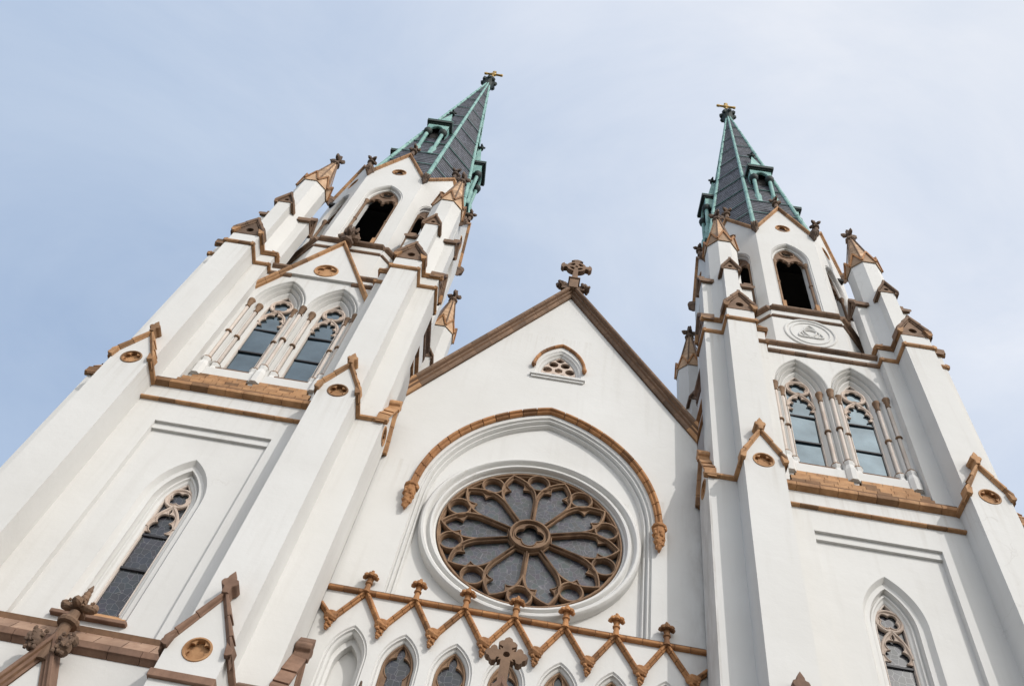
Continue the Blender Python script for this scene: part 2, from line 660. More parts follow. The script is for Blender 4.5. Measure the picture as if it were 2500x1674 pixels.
def resample(pts, n):
    ls = [0]
    for a, b in zip(pts, pts[1:]):
        ls.append(ls[-1] + hypot(b[0] - a[0], b[1] - a[1]))
    out = []
    k = 0
    for i in range(n + 1):
        t = ls[-1] * i / n
        while k < len(pts) - 2 and ls[k + 1] < t:
            k += 1
        u = (t - ls[k]) / max(1e-9, ls[k + 1] - ls[k])
        out.append((pts[k][0] + (pts[k + 1][0] - pts[k][0]) * u, pts[k][1] + (pts[k + 1][1] - pts[k][1]) * u))
    return out


def cusped(pts, lobes, depth, n=60, power=0.8):
    """inset an open outline so that inward cusps stand between the lobes"""
    p = resample(pts, n)
    out = []
    for i in range(n + 1):
        a = p[max(0, i - 1)]
        b = p[min(n, i + 1)]
        tx, tz = b[0] - a[0], b[1] - a[1]
        l = hypot(tx, tz) or 1
        nx, nz = tz / l, -tx / l
        k = depth * (1 - abs(sin(pi * lobes * i / n)) ** power)
        out.append((p[i][0] + nx * k, p[i][1] + nz * k))
    return out


def octo(ap, cx=0.0, cy=0.0):
    r = ap / cos(pi / 8)
    return [(cx + r * cos(pi / 8 + i * pi / 4), cy + r * sin(pi / 8 + i * pi / 4)) for i in range(8)]


def barprof(w, y0, y1, f=0.45):
    """moulded bar: front y0, back y1"""
    ym = y0 + (y1 - y0) * 0.3
    return [(-w, y1), (-w, ym), (-w * f, y0), (w * f, y0), (w, ym), (w, y1)]


# shared carved ornaments ------------------------------------------------------
def fleuron(m, z, r, h, seed=1, stem=0.35):
    """ring, four leaves and a bud on a stem, standing at height z"""
    m.lathe([(r * 0.42, z - h * 0.12), (r * 0.62, z - h * 0.06), (r * 0.62, z + h * 0.04), (r * 0.36, z + h * 0.10), (r * 0.30, z + h * 0.34), (r * 0.2, z + h * 0.5)], 8)
    for i in range(4):
        a = i * pi / 2
        m.blob((r * 0.62 * cos(a), r * 0.62 * sin(a), z + h * 0.42), (r * (0.42 if i % 2 == 0 else 0.26), r * (0.26 if i % 2 == 0 else 0.42), h * 0.17), seed + i, 7, 4)
    m.blob((0, 0, z + h * 0.55), (r * 0.42, r * 0.42, h * 0.22), seed + 9, 8, 5)
    m.blob((0, 0, z + h * 0.82), (r * 0.26, r * 0.26, h * 0.22), seed + 11, 7, 5)
    return m


GROUND_Z = -OFF

# ================================================================== setting
def structure(name, m, matname):
    o = link(name, m.mesh(name), matname, None)
    o['kind'] = 'structure'
    return o


MAT['paving'] = make_plain('pale_paving', (0.15, 0.135, 0.115), 0.9, nscale=2)
MAT['asphalt'] = make_plain('asphalt', (0.05, 0.05, 0.052), 0.9, nscale=8)
MAT['earth'] = make_plain('dry_ground', (0.07, 0.075, 0.042), 0.95, nscale=0.3)
MAT['kerb'] = make_plain('kerb_stone', (0.40, 0.38, 0.35), 0.85)
structure('ground', M().box(-900, 900, -900, 900, -0.6, -0.25), 'earth')
structure('pavement', M().box(-60, 60, -33, 60, -0.24, 0.0), 'paving')
structure('kerb', M().box(-60, 60, -33.4, -33.01, -0.24, 0.004), 'kerb')
structure('road', M().box(-300, 300, -47, -33.41, -0.244, -0.20), 'asphalt')

# ================================================================== nave front
T = 12.454
XN = 6.42
zz_s = 1.691
ARC = dict(w=0.50, R=1.30, zs=-7.0)
arch_x = [k * zz_s for k in range(-3, 4)]
HOOD = dict(w=4.24, R=5.97, zs=1.0)
gz = lambda x: 17.81 - 1.70 * abs(x)
nave_outer = [(-XN, -28.1), (XN, -28.1), (XN, gz(XN)), (0, 17.81), (-XN, gz(XN))]
holes = [arch(HOOD['w'], HOOD['R'], HOOD['zs'], -4.28, 0.32, 22)]
holes += [arch(ARC['w'], ARC['R'], ARC['zs'], -12.5, 0.18, 8, cx) for cx in arch_x]
holes += [arch(0.95, 1.9, 10.75, 10.3, 0.14, 8)]
nave = part('nave_wall', M().plate(nave_outer, holes, 0.0, 0.55), 'stucco')

# recessed field inside the great arch and its mouldings
tym = arch(HOOD['w'], HOOD['R'], HOOD['zs'], -4.275, 0.0, 22)
part('tympanum', M().plate(tym, [circle(0, 0, 4.08, 72)], 0.42, 0.54), 'stucco')
pm = [(0.32, 0.0), (0.31, 0.08), (0.285, 0.13), (0.25, 0.12), (0.225, 0.07), (0.19, 0.07), (0.165, 0.12), (0.155, 0.24), (0.13, 0.28), (0.10, 0.26), (0.085, 0.21), (0.05, 0.21), (0.03, 0.26), (0.015, 0.36), (0.0, 0.43)]
part('arch_moulding', M().loft([[(x, y, z) for x, z in arch(HOOD['w'], HOOD['R'], HOOD['zs'], -4.28, d, 30)] for d, y in pm]), 'stucco', smooth=True)

# hood mould: separate terracotta voussoirs
hw_, hR, hzs = HOOD['w'], HOOD['R'], HOOD['zs'] + 0.1
hp = [(0.42, 0.0), (0.42, -0.10), (0.46, -0.17), (0.52, -0.14), (0.565, -0.25), (0.65, -0.25), (0.69, -0.17), (0.69, 0.0)]


def voussoirs(parent, name, w, R, zs, prof, n, mat, cx=0.0, gap=0.004, seg=3, bev=0.012):
    for side in (-1, 1):
        for i in range(n):
            rings = []
            for j in range(seg + 1):
                rg = []
                for d, y in prof:
                    r = R + d
                    c = R - w
                    amax = math.acos(max(-1, min(1, c / r)))
                    t0, t1 = i / n + gap * 0.5, (i + 1) / n - (gap * 0.5 if i < n - 1 else 0.0)
                    a = amax * (t0 + (t1 - t0) * j / seg)
                    rg.append((cx + side * (r * cos(a) - c), y, zs + r * sin(a)))
                rings.append(rg)
            sub(name, M().loft(rings, closed=True, ends=True), mat, parent, bev)


hb = part('hood_mould', M().loft([[(x, y, z) for x, z in arch(hw_, hR, hzs, None, d, 24)] for d, y in ((0.43, 0.01), (0.43, -0.08), (0.5, -0.1), (0.64, -0.18), (0.68, -0.1), (0.68, 0.01))], closed=False), 'mortar', label='ochre terracotta pointed hood mould over the rose window')
voussoirs(hb, 'voussoir', hw_, hR, hzs, hp, 13, 'hood')


def corbel(m, h, r, seed):
    m.lathe([(r * 0.95, 0.0), (r * 1.05, -0.05), (r * 1.0, -0.13), (r * 0.8, -0.17), (r * 0.78, -0.3 * h), (r * 0.5, -0.7 * h), (r * 0.1, -h)], 10)
    rn = random.Random(seed)
    for i in range(26):
        t = rn.uniform(0.14, 0.92)
        rr = r * (1.0 - 0.85 * t)
        a = rn.uniform(pi, 2 * pi)
        m.blob((rr * cos(a), rr * sin(a) * 0.9, -h * t), (0.085, 0.085, 0.10), seed + i, 6, 4)
    return m


mcb = corbel(M(), 1.35, 0.29, 3).mesh('hood_stop', smooth=False)
for sx in (-1, 1):
    link('hood_stop', mcb, 'hood', hb).location = Vector((S * sx * 4.79, -S * 0.16, S * 1.1))

# ------------------------------------------------------------------ rose window
RY = 0.36
ring = [(4.19, 0.43), (4.185, 0.2), (4.17, 0.10), (4.10, 0.03), (4.01, 0.02), (3.95, 0.07), (3.925, 0.18), (3.89, 0.25), (3.84, 0.24), (3.81, 0.14), (3.76, 0.09), (3.68, 0.10), (3.63, 0.18), (3.61, 0.30), (3.55, 0.32), (3.50, 0.50)]
rw = part('rose_window', M().loft([[(r * cos(2 * pi * i / 96), y, r * sin(2 * pi * i / 96)) for i in range(96)] for r, y in ring], closed=True), 'stucco', smooth=True, label='great round rose window with ten pointed petals and brown stone tracery')
sub('outer_rim', M().sweep(circle(0, 0, 3.455, 96), barprof(0.055, RY - 0.06, RY + 0.22), True).sweep(circle(0, 0, 3.39, 96), barprof(0.045, RY + 0.02, RY + 0.22), True), 'rose', rw, smooth=True)


def polar(u, v, a):
    return (u * cos(a) - v * sin(a), u * sin(a) + v * cos(a))


def petal_outline(inset, n=14):
    """right half then left half, (u,v): straight flanks then a pointed head"""
    t18 = math.tan(radians(18))
    u1, v1 = 2.05, 2.05 * t18
    u2 = 3.38
    # arc from (u1,v1) tangent-ish to the flank up to (u2,0)
    pts = []
    u0 = 0.80
    pts.append((u0, u0 * t18))
    pts.append((1.3, 1.3 * t18))
    b1 = (2.62, 2.62 * t18 * 0.93)
    b2 = (3.08, 0.40)
    for i in range(n + 1):
        t = i / n
        p = [(1 - t) ** 3 * c0 + 3 * (1 - t) ** 2 * t * c1 + 3 * (1 - t) * t * t * c2 + t ** 3 * c3 for c0, c1, c2, c3 in zip((u1 - 0.15, v1 - 0.05), b1, b2, (u2, 0.0))]
        pts.append(tuple(p))
    out = []
    for i, p in enumerate(pts):
        a = pts[max(0, i - 1)]
        b = pts[min(len(pts) - 1, i + 1)]
        l = hypot(b[0] - a[0], b[1] - a[1])
        nx, nz = (b[1] - a[1]) / l, -(b[0] - a[0]) / l
        out.append((p[0] + nx * inset, max(0.0, p[1] + nz * inset)))
    if inset > 0:
        out[-1] = (u2 - inset * 1.9, 0.0)
    return out


a0s = [radians(90 + 18 + 36 * k) for k in range(10)]
half = petal_outline(0.0)
full0 = half + [(u, -v) for u, v in reversed(half[:-1])]
mbar = M().sweep(full0, barprof(0.050, RY - 0.07, RY + 0.2))
hi = petal_outline(0.062)
fulli = hi + [(u, -v) for u, v in reversed(hi[:-1])]
mbar.sweep(fulli, barprof(0.022, RY + 0.02, RY + 0.2))
# cusped lining near the head
hc = petal_outline(0.08)
hc2 = []
cu = []
tot = [0]
for a, b in zip(hc, hc[1:]):
    tot.append(tot[-1] + hypot(b[0] - a[0], b[1] - a[1]))
fine = resample(hc, 60)
for i in range(61):
    a = fine[max(0, i - 1)]
    b = fine[min(60, i + 1)]
    l = hypot(b[0] - a[0], b[1] - a[1]) or 1
    nx, nz = (b[1] - a[1]) / l, -(b[0] - a[0]) / l
    t = i / 60
    k = 0.0
    for c, wd, dp in ((0.72, 0.10, 0.26),):
        q = abs(t - c) / wd
        if q < 1:
            k = dp * (1 - q) ** 1.7
    if t > 0.8:
        k = max(k, 0.0)
    cu.append((fine[i][0] + nx * k, max(0.0, fine[i][1] + nz * k)))
fullc = cu + [(u, -v) for u, v in reversed(cu[:-1])]
fullo = fine + [(u, -v) for u, v in reversed(fine[:-1])]
hb2 = petal_outline(0.045)
outer_poly = hb2 + [(u, -v) for u, v in reversed(hb2[:-1])]
mbar.plate(outer_poly, [fullc], RY + 0.08, RY + 0.17)
mbar.sweep(fullc, barprof(0.022, RY + 0.03, RY + 0.14), True)
# turn (u,v) drawings into one petal pointing along +x, place by rotation about y
pet_mesh = mbar.mesh('petal_tracery', smooth=True)
pan_mesh = M().plate(outer_poly, [], RY + 0.20, RY + 0.215).mesh('petal_pane')
mr_ = M().sweep(circle(3.0, 0, 0.43, 32), barprof(0.052, RY - 0.06, RY + 0.2), True).sweep(circle(3.0, 0, 0.372, 32), barprof(0.026, RY + 0.02, RY + 0.2), True)
rnd_mesh = mr_.mesh('roundel_tracery', smooth=True)
rpan_mesh = M().plate(circle(3.0, 0, 0.42, 28), [], RY + 0.20, RY + 0.215).mesh('roundel_pane')
for k in range(10):
    for nm, me, mt, ang in (('petal', pet_mesh, 'rose', a0s[k]), ('petal_pane', pan_mesh, 'roseglass', a0s[k]), ('roundel', rnd_mesh, 'rose', a0s[k] - radians(18)), ('roundel_pane', rpan_mesh, 'roseglass', a0s[k] - radians(18))):
        o = link(nm, me, mt, rw)
        o.rotation_euler = (0, -ang, 0)
sub('hub', M().sweep(circle(0, 0, 0.73, 40), barprof(0.065, RY - 0.14, RY + 0.2), True).plate(circle(0, 0, 0.64, 40), [foil(0, 0, 0.56, 4, 0, 0.5)], RY - 0.02, RY + 0.1).sweep(foil(0, 0, 0.56, 4, 0, 0.5), barprof(0.025, RY - 0.06, RY + 0.08), True), 'rose', rw, smooth=True)
sub('hub_pane', M().plate(circle(0, 0, 0.68, 32), [], RY + 0.20, RY + 0.215), 'roseglass', rw)
sub('spandrel_pane', M().plate(circle(0, 0, 3.5, 64), [], RY + 0.23, RY + 0.25), 'roseglass', rw)

# ------------------------------------------------------------------ small gable window
sg = part('gable_window', M().loft([[(x, y, z) for x, z in arch(0.95, 1.9, 10.75, 10.3, d, 14)] for d, y in ((0.14, 0.0), (0.10, 0.05), (0.02, 0.08), (-0.02, 0.16), (-0.10, 0.20), (-0.14, 0.30))]), 'stucco', smooth=True, label='small pointed gable window with pierced circles')
tri_o = [(-0.92, 10.3), (0.92, 10.3)] + arch(0.82, 1.72, 10.75, None, 0.0, 10)[::-1]
tri_o = arch(0.82, 1.72, 10.72, 10.3, 0.0, 10)
chs = [(0, 12.04, 0.21), (-0.28, 11.63, 0.23), (0.28, 11.63, 0.23), (-0.54, 11.14, 0.23), (0.54, 11.14, 0.23), (-0.62, 10.66, 0.19), (0.62, 10.66, 0.19), (-0.21, 10.66, 0.20), (0.21, 10.66, 0.20)]
sub('tracery', M().plate(tri_o, [circle(x, z, r, 16) for x, z, r in chs] + [circle(0, 11.15, 0.21, 6, pi / 2)], 0.24, 0.36), 'sand', sg)
sub('dark_backing', M().plate([(-1.2, 9.9), (1.2, 9.9), (1.2, 13), (-1.2, 13)], [], 0.86, 0.88), 'black', sg)  # near-black sheet stands in for the darkness behind the piercings
gh = part('gable_window_hood', M().loft([[(x, y, z) for x, z in arch(1.12, 2.1, 11.0, None, d, 14)] for d, y in ((0.01, 0.01), (0.02, -0.06), (0.1, -0.1), (0.13, 0.01))]), 'mortar', label='ochre hood mould over the small gable window')
voussoirs(gh, 'voussoir', 1.12, 2.1, 11.0, [(0.0, 0.0), (0.0, -0.08), (0.05, -0.14), (0.12, -0.14), (0.15, -0.08), (0.15, 0.0)], 5, 'hood', bev=0.008)
for sx in (-1, 1):
    sub('hood_stop', M().blob((sx * 1.2, -0.12, 10.92), (0.12, 0.13, 0.2), 5 + sx, 8, 6, 0.15), 'hood', gh)
part('gable_window_sill', M().box(-1.3, 1.3, -0.16, 0.1, 10.08, 10.2).box(-1.24, 1.24, -0.09, 0.1, 9.95, 10.08).box(-1.22, 1.22, -0.12, 0.3, 10.2, 10.3), 'stucco', bev=0.015)

# ------------------------------------------------------------------ gable coping, cross
cop = [(0.0, 0.0), (0.10, 0.0), (0.16, 0.05), (0.20, 0.15), (0.30, 0.20), (0.32, 0.27), (0.46, 0.30), (0.50, 0.34), (0.50, 0.44), (-0.6, 0.50), (-0.6, 0.0)]
gc = part('nave_gable_coping', M().box(-0.2, 0.2, 0.05, 0.5, 17.6, 18.1), 'brown', label='weathered brown sandstone coping on the nave gable')
for sx in (-1, 1):
    st = stones(gc, 'coping_stone', (sx * XN, 0, gz(XN)), (0, 0, 17.81), (0, -1, 0), cop, 13, 'brown', (1, 0, 0), (1, 0, 0), seed=20 + sx)
    st[0].data.materials[0] = MAT['buff']


def celtic_cross(m, z0, h, w, th, ring_r):
    """ringed cross in the xz plane, foot at z0"""
    zc = z0 + h * 0.60
    s_ = 0.14 * h
    e = w
    o = [(-s_ * 0.55, z0), (s_ * 0.55, z0), (s_ * 0.5, zc - ring_r * 1.0)]
    n = 8
    def arcpts(a0, a1):
        return [(ring_r * cos(a0 + (a1 - a0) * i / n), zc + ring_r * sin(a0 + (a1 - a0) * i / n)) for i in range(n + 1)]
    b = 0.24
    o = [(-s_ * 0.5, z0), (s_ * 0.5, z0)] + arcpts(-pi / 2 + b, -b)
    o += [(e * 0.84, zc - s_ * 0.5), (e * 0.84, zc - s_ * 0.95), (e, zc - s_ * 0.55), (e * 1.06, zc), (e, zc + s_ * 0.55), (e * 0.84, zc + s_ * 0.95), (e * 0.84, zc + s_ * 0.5)]
    o += arcpts(b, pi / 2 - b)
    t = e * 0.95
    o += [(s_ * 0.5, zc + t * 0.84), (s_ * 0.95, zc + t * 0.84), (s_ * 0.55, zc + t), (0, zc + t * 1.08), (-s_ * 0.55, zc + t), (-s_ * 0.95, zc + t * 0.84), (-s_ * 0.5, zc + t * 0.84)]
    o += arcpts(pi / 2 + b, pi - b)
    o += [(-e * 0.84, zc + s_ * 0.5), (-e * 0.84, zc + s_ * 0.95), (-e, zc + s_ * 0.55), (-e * 1.06, zc), (-e, zc - s_ * 0.55), (-e * 0.84, zc - s_ * 0.95), (-e * 0.84, zc - s_ * 0.5)]
    o += arcpts(pi + b, 3 * pi / 2 - b)
    hl = [circle(0, zc, ring_r * 0.17, 10)]
    for k in range(4):
        am = pi / 4 + k * pi / 2
        r0, r1 = ring_r * 0.38, ring_r * 0.76
        q = 0.46
        hl.append([(r1 * cos(am - q + 2 * q * i / 5), zc + r1 * sin(am - q + 2 * q * i / 5)) for i in range(6)] + [(r0 * cos(am + q - 2 * q * i / 5), zc + r0 * sin(am + q - 2 * q * i / 5)) for i in range(6)])
    m.plate(o, hl, -th, th)
    return m


gx = part('gable_cross', celtic_cross(M(), 19.3, 2.45, 0.82, 0.15, 0.54), 'brown', loc=(0, -0.3, 0), bev=0.02, label='brown stone ringed cross on top of the nave gable')
sub('pedestal', M().box(-0.25, 0.25, -0.25, 0.25, 18.2, 19.12).box(-0.32, 0.32, -0.32, 0.32, 19.12, 19.22).lathe([(0.3, 19.24), (0.26, 19.34), (0.2, 19.4)], 10), 'brown', gx, bev=0.02)
for sx in (-1, 1):
    mcr = M()
    rn = random.Random(11)
    mcr.blob((sx * 0.62, 0, 18.62), (0.27, 0.27, 0.28), 31 + sx, 9, 6, 0.2)
    for i in range(12):
        a, t = rn.uniform(0, 2 * pi), rn.uniform(-0.8, 0.8)
        mcr.blob((sx * 0.62 + 0.24 * cos(a), 0.24 * sin(a), 18.62 + 0.25 * t), (0.09, 0.09, 0.09), 40 + i, 6, 4)
    mcr.box(min(sx * 0.2, sx * 0.62), max(sx * 0.2, sx * 0.62), -0.12, 0.12, 18.2, 18.5)
    sub('crocket', mcr, 'dark', gx)

# ------------------------------------------------------------------ zigzag band and its string
zst = part('string_course', M().box(-6.38, 6.38, -0.10, 0.05, -4.47, -4.29), 'mortar', label='ochre terracotta string course above the zigzag band')
stones(zst, 'string_stone', (-6.40, 0, -4.5), (6.40, 0, -4.5), (0, -1, 0), [(0, 0), (0.12, 0.01), (0.16, 0.05), (0.16, 0.13), (0, 0.22)], 24, 'hood', core=False, bev=0.01)
zprof = [(0, -0.095), (0.10, -0.095), (0.13, -0.04), (0.19, -0.04), (0.21, 0.0), (0.19, 0.04), (0.13, 0.04), (0.10, 0.095), (0, 0.095)]
bossm = M()
bossm.blob((0, -0.14, 0.22), (0.24, 0.16, 0.20), 3, 9, 6, 0.16)
rn = random.Random(4)
for i in range(46):
    t = rn.random()
    w_ = 0.20 * (1 - t) + 0.03
    bossm.blob((rn.uniform(-w_, w_), -0.12 - rn.uniform(0, 0.12) * (1 - t * 0.5), 0.30 - 0.62 * t), (0.055, 0.055, 0.06), 60 + i, 6, 4)
bossm = bossm.mesh('boss')
zfin = M()
zfin.lathe([(0.13, -0.10), (0.10, 0.08), (0.085, 0.24), (0.13, 0.27), (0.13, 0.32), (0.085, 0.35), (0.12, 0.50), (0.15, 0.58), (0.06, 0.72), (0.04, 0.86)], 10)
for i in range(5):
    a = pi + pi * i / 4
    zfin.blob((0.2 * cos(a), 0.2 * sin(a), 0.56), (0.095, 0.095, 0.085), 80 + i, 7, 4)
    zfin.blob((0.13 * cos(a + .3), 0.13 * sin(a + .3), 0.66), (0.06, 0.06, 0.07), 90 + i, 6, 4)
zfin.blob((0, 0, 0.80), (0.07, 0.07, 0.11), 99, 7, 5)
zfin = zfin.mesh('zigzag_finial')
zb = part('zigzag_band', M().box(-6.3, -6.29, 0.0, 0.02, -5.6, -5.5), 'mortar', label='ochre terracotta zigzag band with leafy finials and bosses')
PZ, VZ = -4.40, -5.78
for k in range(-4, 4):
    xv = (k + 0.5) * zz_s
    if k >= -3:
        xp = k * zz_s
        stones(zb, 'zigzag_stone', (xv - 0.10, 0, VZ + 0.18), (xp, 0, PZ), (0, -1, 0), zprof, 4, 'hood', None, (1, 0, 0), core=False, bev=0.006, gap=0.008)
    if k < 3:
        xp = (k + 1) * zz_s
        stones(zb, 'zigzag_stone', (xv + 0.10, 0, VZ + 0.18), (xp, 0, PZ), (0, -1, 0), zprof, 4, 'hood', None, (1, 0, 0), core=False, bev=0.006, gap=0.008)
    else:
        stones(zb, 'zigzag_stone', (xv + 0.08, 0, VZ + 0.18), (6.38, 0, -5.2), (0, -1, 0), zprof, 2, 'hood', None, (1, 0, 0), core=False, bev=0.006, gap=0.008)
    if k == -4:
        stones(zb, 'zigzag_stone', (xv - 0.08, 0, VZ + 0.18), (-6.38, 0, -5.2), (0, -1, 0), zprof, 2, 'hood', None, (1, 0, 0), core=False, bev=0.006, gap=0.008)
    o = link('boss', bossm, 'hood', zb)
    o.location = Vector((S * xv, 0, S * (VZ - 0.1)))
for k in range(-3, 4):
    o = link('finial', zfin, 'hood', zb)
    o.location = Vector((S * k * zz_s, -S * 0.17, S * PZ))

# ------------------------------------------------------------------ arcade windows below the zigzag
wp = [(0.18, 0.0), (0.14, 0.06), (0.10, 0.05), (0.08, 0.14), (0.03, 0.17), (0.0, 0.22), (0.0, 0.46)]
for i, cx in enumerate(arch_x):
    blind = i in (0, 6)
    o = part('blind_niche' if blind else 'arcade_window', M().loft([[(x, y, z) for x, z in arch(ARC['w'], ARC['R'], ARC['zs'], -12.5, d, 12)] for d, y in wp]), 'stucco', loc=(cx, 0, 0), smooth=True)
    lit = arch(ARC['w'], ARC['R'], ARC['zs'], -12.4, 0.0, 12)
    if blind:
        inn = arch(ARC['w'] - 0.1, ARC['R'] - 0.1, ARC['zs'] - 0.1, -12.3, 0.0, 12)
        sub('niche_back', M().plate(lit, [], 0.75, 0.8).loft([[(x, 0.40, z) for x, z in lit], [(x, 0.44, z) for x, z in inn], [(x, 0.77, z) for x, z in inn]]), 'stucco', o)
        continue
    head = arch(ARC['w'] - 0.07, ARC['R'] - 0.07, ARC['zs'], None, 0.0, 12)
    jl = [(-ARC['w'] + 0.07, -12.3), (-ARC['w'] + 0.07, ARC['zs'] - 0.35)]
    cus = cusped([(-ARC['w'] + 0.07, ARC['zs'] - 0.30)] + head + [(ARC['w'] - 0.07, ARC['zs'] - 0.30)], 3, 0.17, 48)
    fr = M().sweep(arch(ARC['w'], ARC['R'], ARC['zs'], -12.4, -0.04, 12), barprof(0.05, 0.20, 0.42))
    fr.plate(arch(ARC['w'], ARC['R'], ARC['zs'], -12.4, 0.0, 12), [[(-ARC['w'] + 0.07, -12.3)] + cus + [(ARC['w'] - 0.07, -12.3)]], 0.27, 0.38)
    fr.sweep(cus, barprof(0.022, 0.24, 0.36))
    sub('tracery', fr, 'rose', o)
    for j, (za, zb_) in enumerate(((-12.4, -9.9), (-9.85, -7.75), (-7.70, -5.9))):
        poly = [p for p in arch(ARC['w'], ARC['R'], ARC['zs'], -12.4, -0.01, 12)]
        if j < 2:
            poly = [(-0.49, za), (0.49, za), (0.49, zb_), (-0.49, zb_)]
        else:
            poly = arch(ARC['w'], ARC['R'], ARC['zs'], za, -0.01, 12)
        sub('pane', M().plate(poly, [], 0.345, 0.355), 'lead', o)
    for zc in (-7.725, -9.875):
        sub('saddle_bar', M().box(-0.46, 0.46, 0.28, 0.34, zc - 0.035, zc + 0.035), 'iron', o)

# nave body and roof behind the front
part('nave_body', M().box(-XN, XN, 0.9, 62, -28.1, 6.4), 'stucco')
part('nave_roof', M().plate([(-XN, 6.45), (XN, 6.45), (0, 17.5)], [], 0.56, 62), 'brown')

# ================================================================== towers
YB, YO = 3.27, 3.92
TOWER = []           # right-hand tower's parts; copied to the left


def tpart(name, m, mat, loc=(0, 0, 0), rot=0.0, bev=0.0, smooth=False, label=None):
    o = part(name, m, mat, (T + loc[0], loc[1], loc[2]), rot, bev, smooth, label)
    TOWER.append(o)
    return o


def tdup(o, loc, rot=0.0):
    c = dup(o, ROOT, (T + loc[0], loc[1], loc[2]), rot)
    TOWER.append(c)
    return c


H0, H1, H2 = 5.12, 4.95, 4.75
TIP0, TIP1, TIP2 = 6.40, 6.07, 5.78
ZA, ZB, Z0 = 2.65, 14.85, -10.2

# --- body -------------------------------------------------------------------
tpart('tower_base', M().box(-H0, H0, YB - H0, YB + H0, -28.1, -9.9), 'stucco')
PX, PT = 2.29, 0.65
m = M().plate([(-H1, -9.9), (H1, -9.9), (H1, ZA + 0.3), (-H1, ZA + 0.3)], [[(-PX, -9.0), (PX, -9.0), (PX, PT), (-PX, PT)]], YB - H1, -0.6)
m.box(-PX - 0.03, PX + 0.03, YB - H1 + 0.12, -1.25, PT - 0.32, PT + 0.03)
m.box(-H1, H1, -0.6, YB + H1, -9.9, ZA + 0.3)
tpart('tower_wall', m, 'stucco')
LW = dict(w=0.50, R=2.03, zs=-3.0)
PY = -1.44
m = M().plate([(-PX - 0.05, -9.05), (PX + 0.05, -9.05), (PX + 0.05, PT - 0.29), (-PX - 0.05, PT - 0.29)], [arch(LW['w'], LW['R'], LW['zs'], -8.4, 0.58, 14)], PY, -1.0)
tpart('recessed_panel', m, 'stucco')

# upper stage
HX = 2.77
m = M().box(-H2, -HX, YB - H2, -0.4, ZA, ZB).box(HX, H2, YB - H2, -0.4, ZA, ZB).box(-HX, HX, YB - H2, -0.4, ZA, 3.3)
m.box(-H2, H2, -0.4, YB + H2, ZA, ZB)
tpart('bell_stage_wall', m, 'stucco')
UW = dict(w=0.63, R=2.195, zs=11.1)
WY = -1.07
m = M().plate([(-HX, 3.3), (HX, 3.3), (HX, ZB), (-HX, ZB)], [arch(UW['w'], UW['R'], UW['zs'], 5.3, 0.65, 14, cx) for cx in (-1.3, 1.3)], WY, -0.75)
tpart('window_wall', m, 'stucco')


# --- windows ----------------------------------------------------------------
def window(cx, w, R, zs, zb, prof, yg, zq, rq, zl, bars, nm, lobes, glassmat, label=None):
    o = tpart(nm, M().loft([[(x, y, z) for x, z in arch(w, R, zs, zb - 0.6, d, 14)] for d, y in prof]), 'stucco', (cx, 0, 0), smooth=True, label=label)
    fr = M().sweep(arch(w, R, zs, zb, -0.02, 14), barprof(0.03, yg - 0.12, yg))
    sub('frame', fr, 'cream', o)
    # head tracery: foiled circle over a cusped light
    c_in = rq - 0.13
    tr = M().sweep(circle(0, zq, rq - 0.05, 36), barprof(0.06, yg - 0.15, yg - 0.02), True)
    fo = foil(0, zq, c_in, 4 if nm == 'lower_window' else 5, pi / 2 if nm != 'lower_window' else pi / 4, 0.52)
    tr.plate(circle(0, zq, rq - 0.06, 36), [fo], yg - 0.10, yg - 0.03)
    tr.sweep(fo, barprof(0.025, yg - 0.13, yg - 0.04), True)
    rise = zq - rq + 0.06 - zl
    wl = w - 0.02
    Rl = (rise * rise + wl * wl) / (2 * wl)
    head = arch(wl, Rl, zl, None, 0.0, 12)
    tr.sweep(head, barprof(0.055, yg - 0.15, yg - 0.02))
    inner = arch(wl, Rl, zl, None, -0.06, 12)
    seq = [(-wl + 0.06, zl - 0.22)] + inner + [(wl - 0.06, zl - 0.22)]
    cu = cusped(seq, lobes, 0.17, 60, 0.7)
    outerp = [(-wl, zl - 0.22)] + head + [(wl, zl - 0.22)]
    tr.plate(outerp + cu[::-1], [], yg - 0.10, yg - 0.03)
    tr.sweep(cu, barprof(0.022, yg - 0.13, yg - 0.04))
    sub('tracery', tr, 'sand', o)
    def tilted(poly, n_):
        m_ = M().plate(poly, [], yg, yg + 0.02)
        rn_ = random.Random(int(cx * 100) + n_ * 7 + 3)
        k1, k2 = rn_.uniform(-0.03, 0.03), rn_.uniform(-0.03, 0.03)
        zm = sum(p[1] for p in poly) / len(poly)
        m_.v = [(x, y + k1 * (z - zm) * 0.5 + k2 * x, z) for x, y, z in m_.v]
        return m_

    lev = [zb] + list(bars)
    for a, b in zip(lev, lev[1:]):
        sub('pane', tilted([(-w, a), (w, a), (w, b), (-w, b)], int(a * 10)), glassmat, o)
    top = [p for p in arch(w, R, zs, bars[-1], 0.0, 14)]
    sub('pane', tilted(top, 99), glassmat, o)
    for b in bars:
        sub('saddle_bar', M().box(-w, w, yg - 0.07, yg - 0.005, b - 0.04, b + 0.04), 'iron', o)
    return o


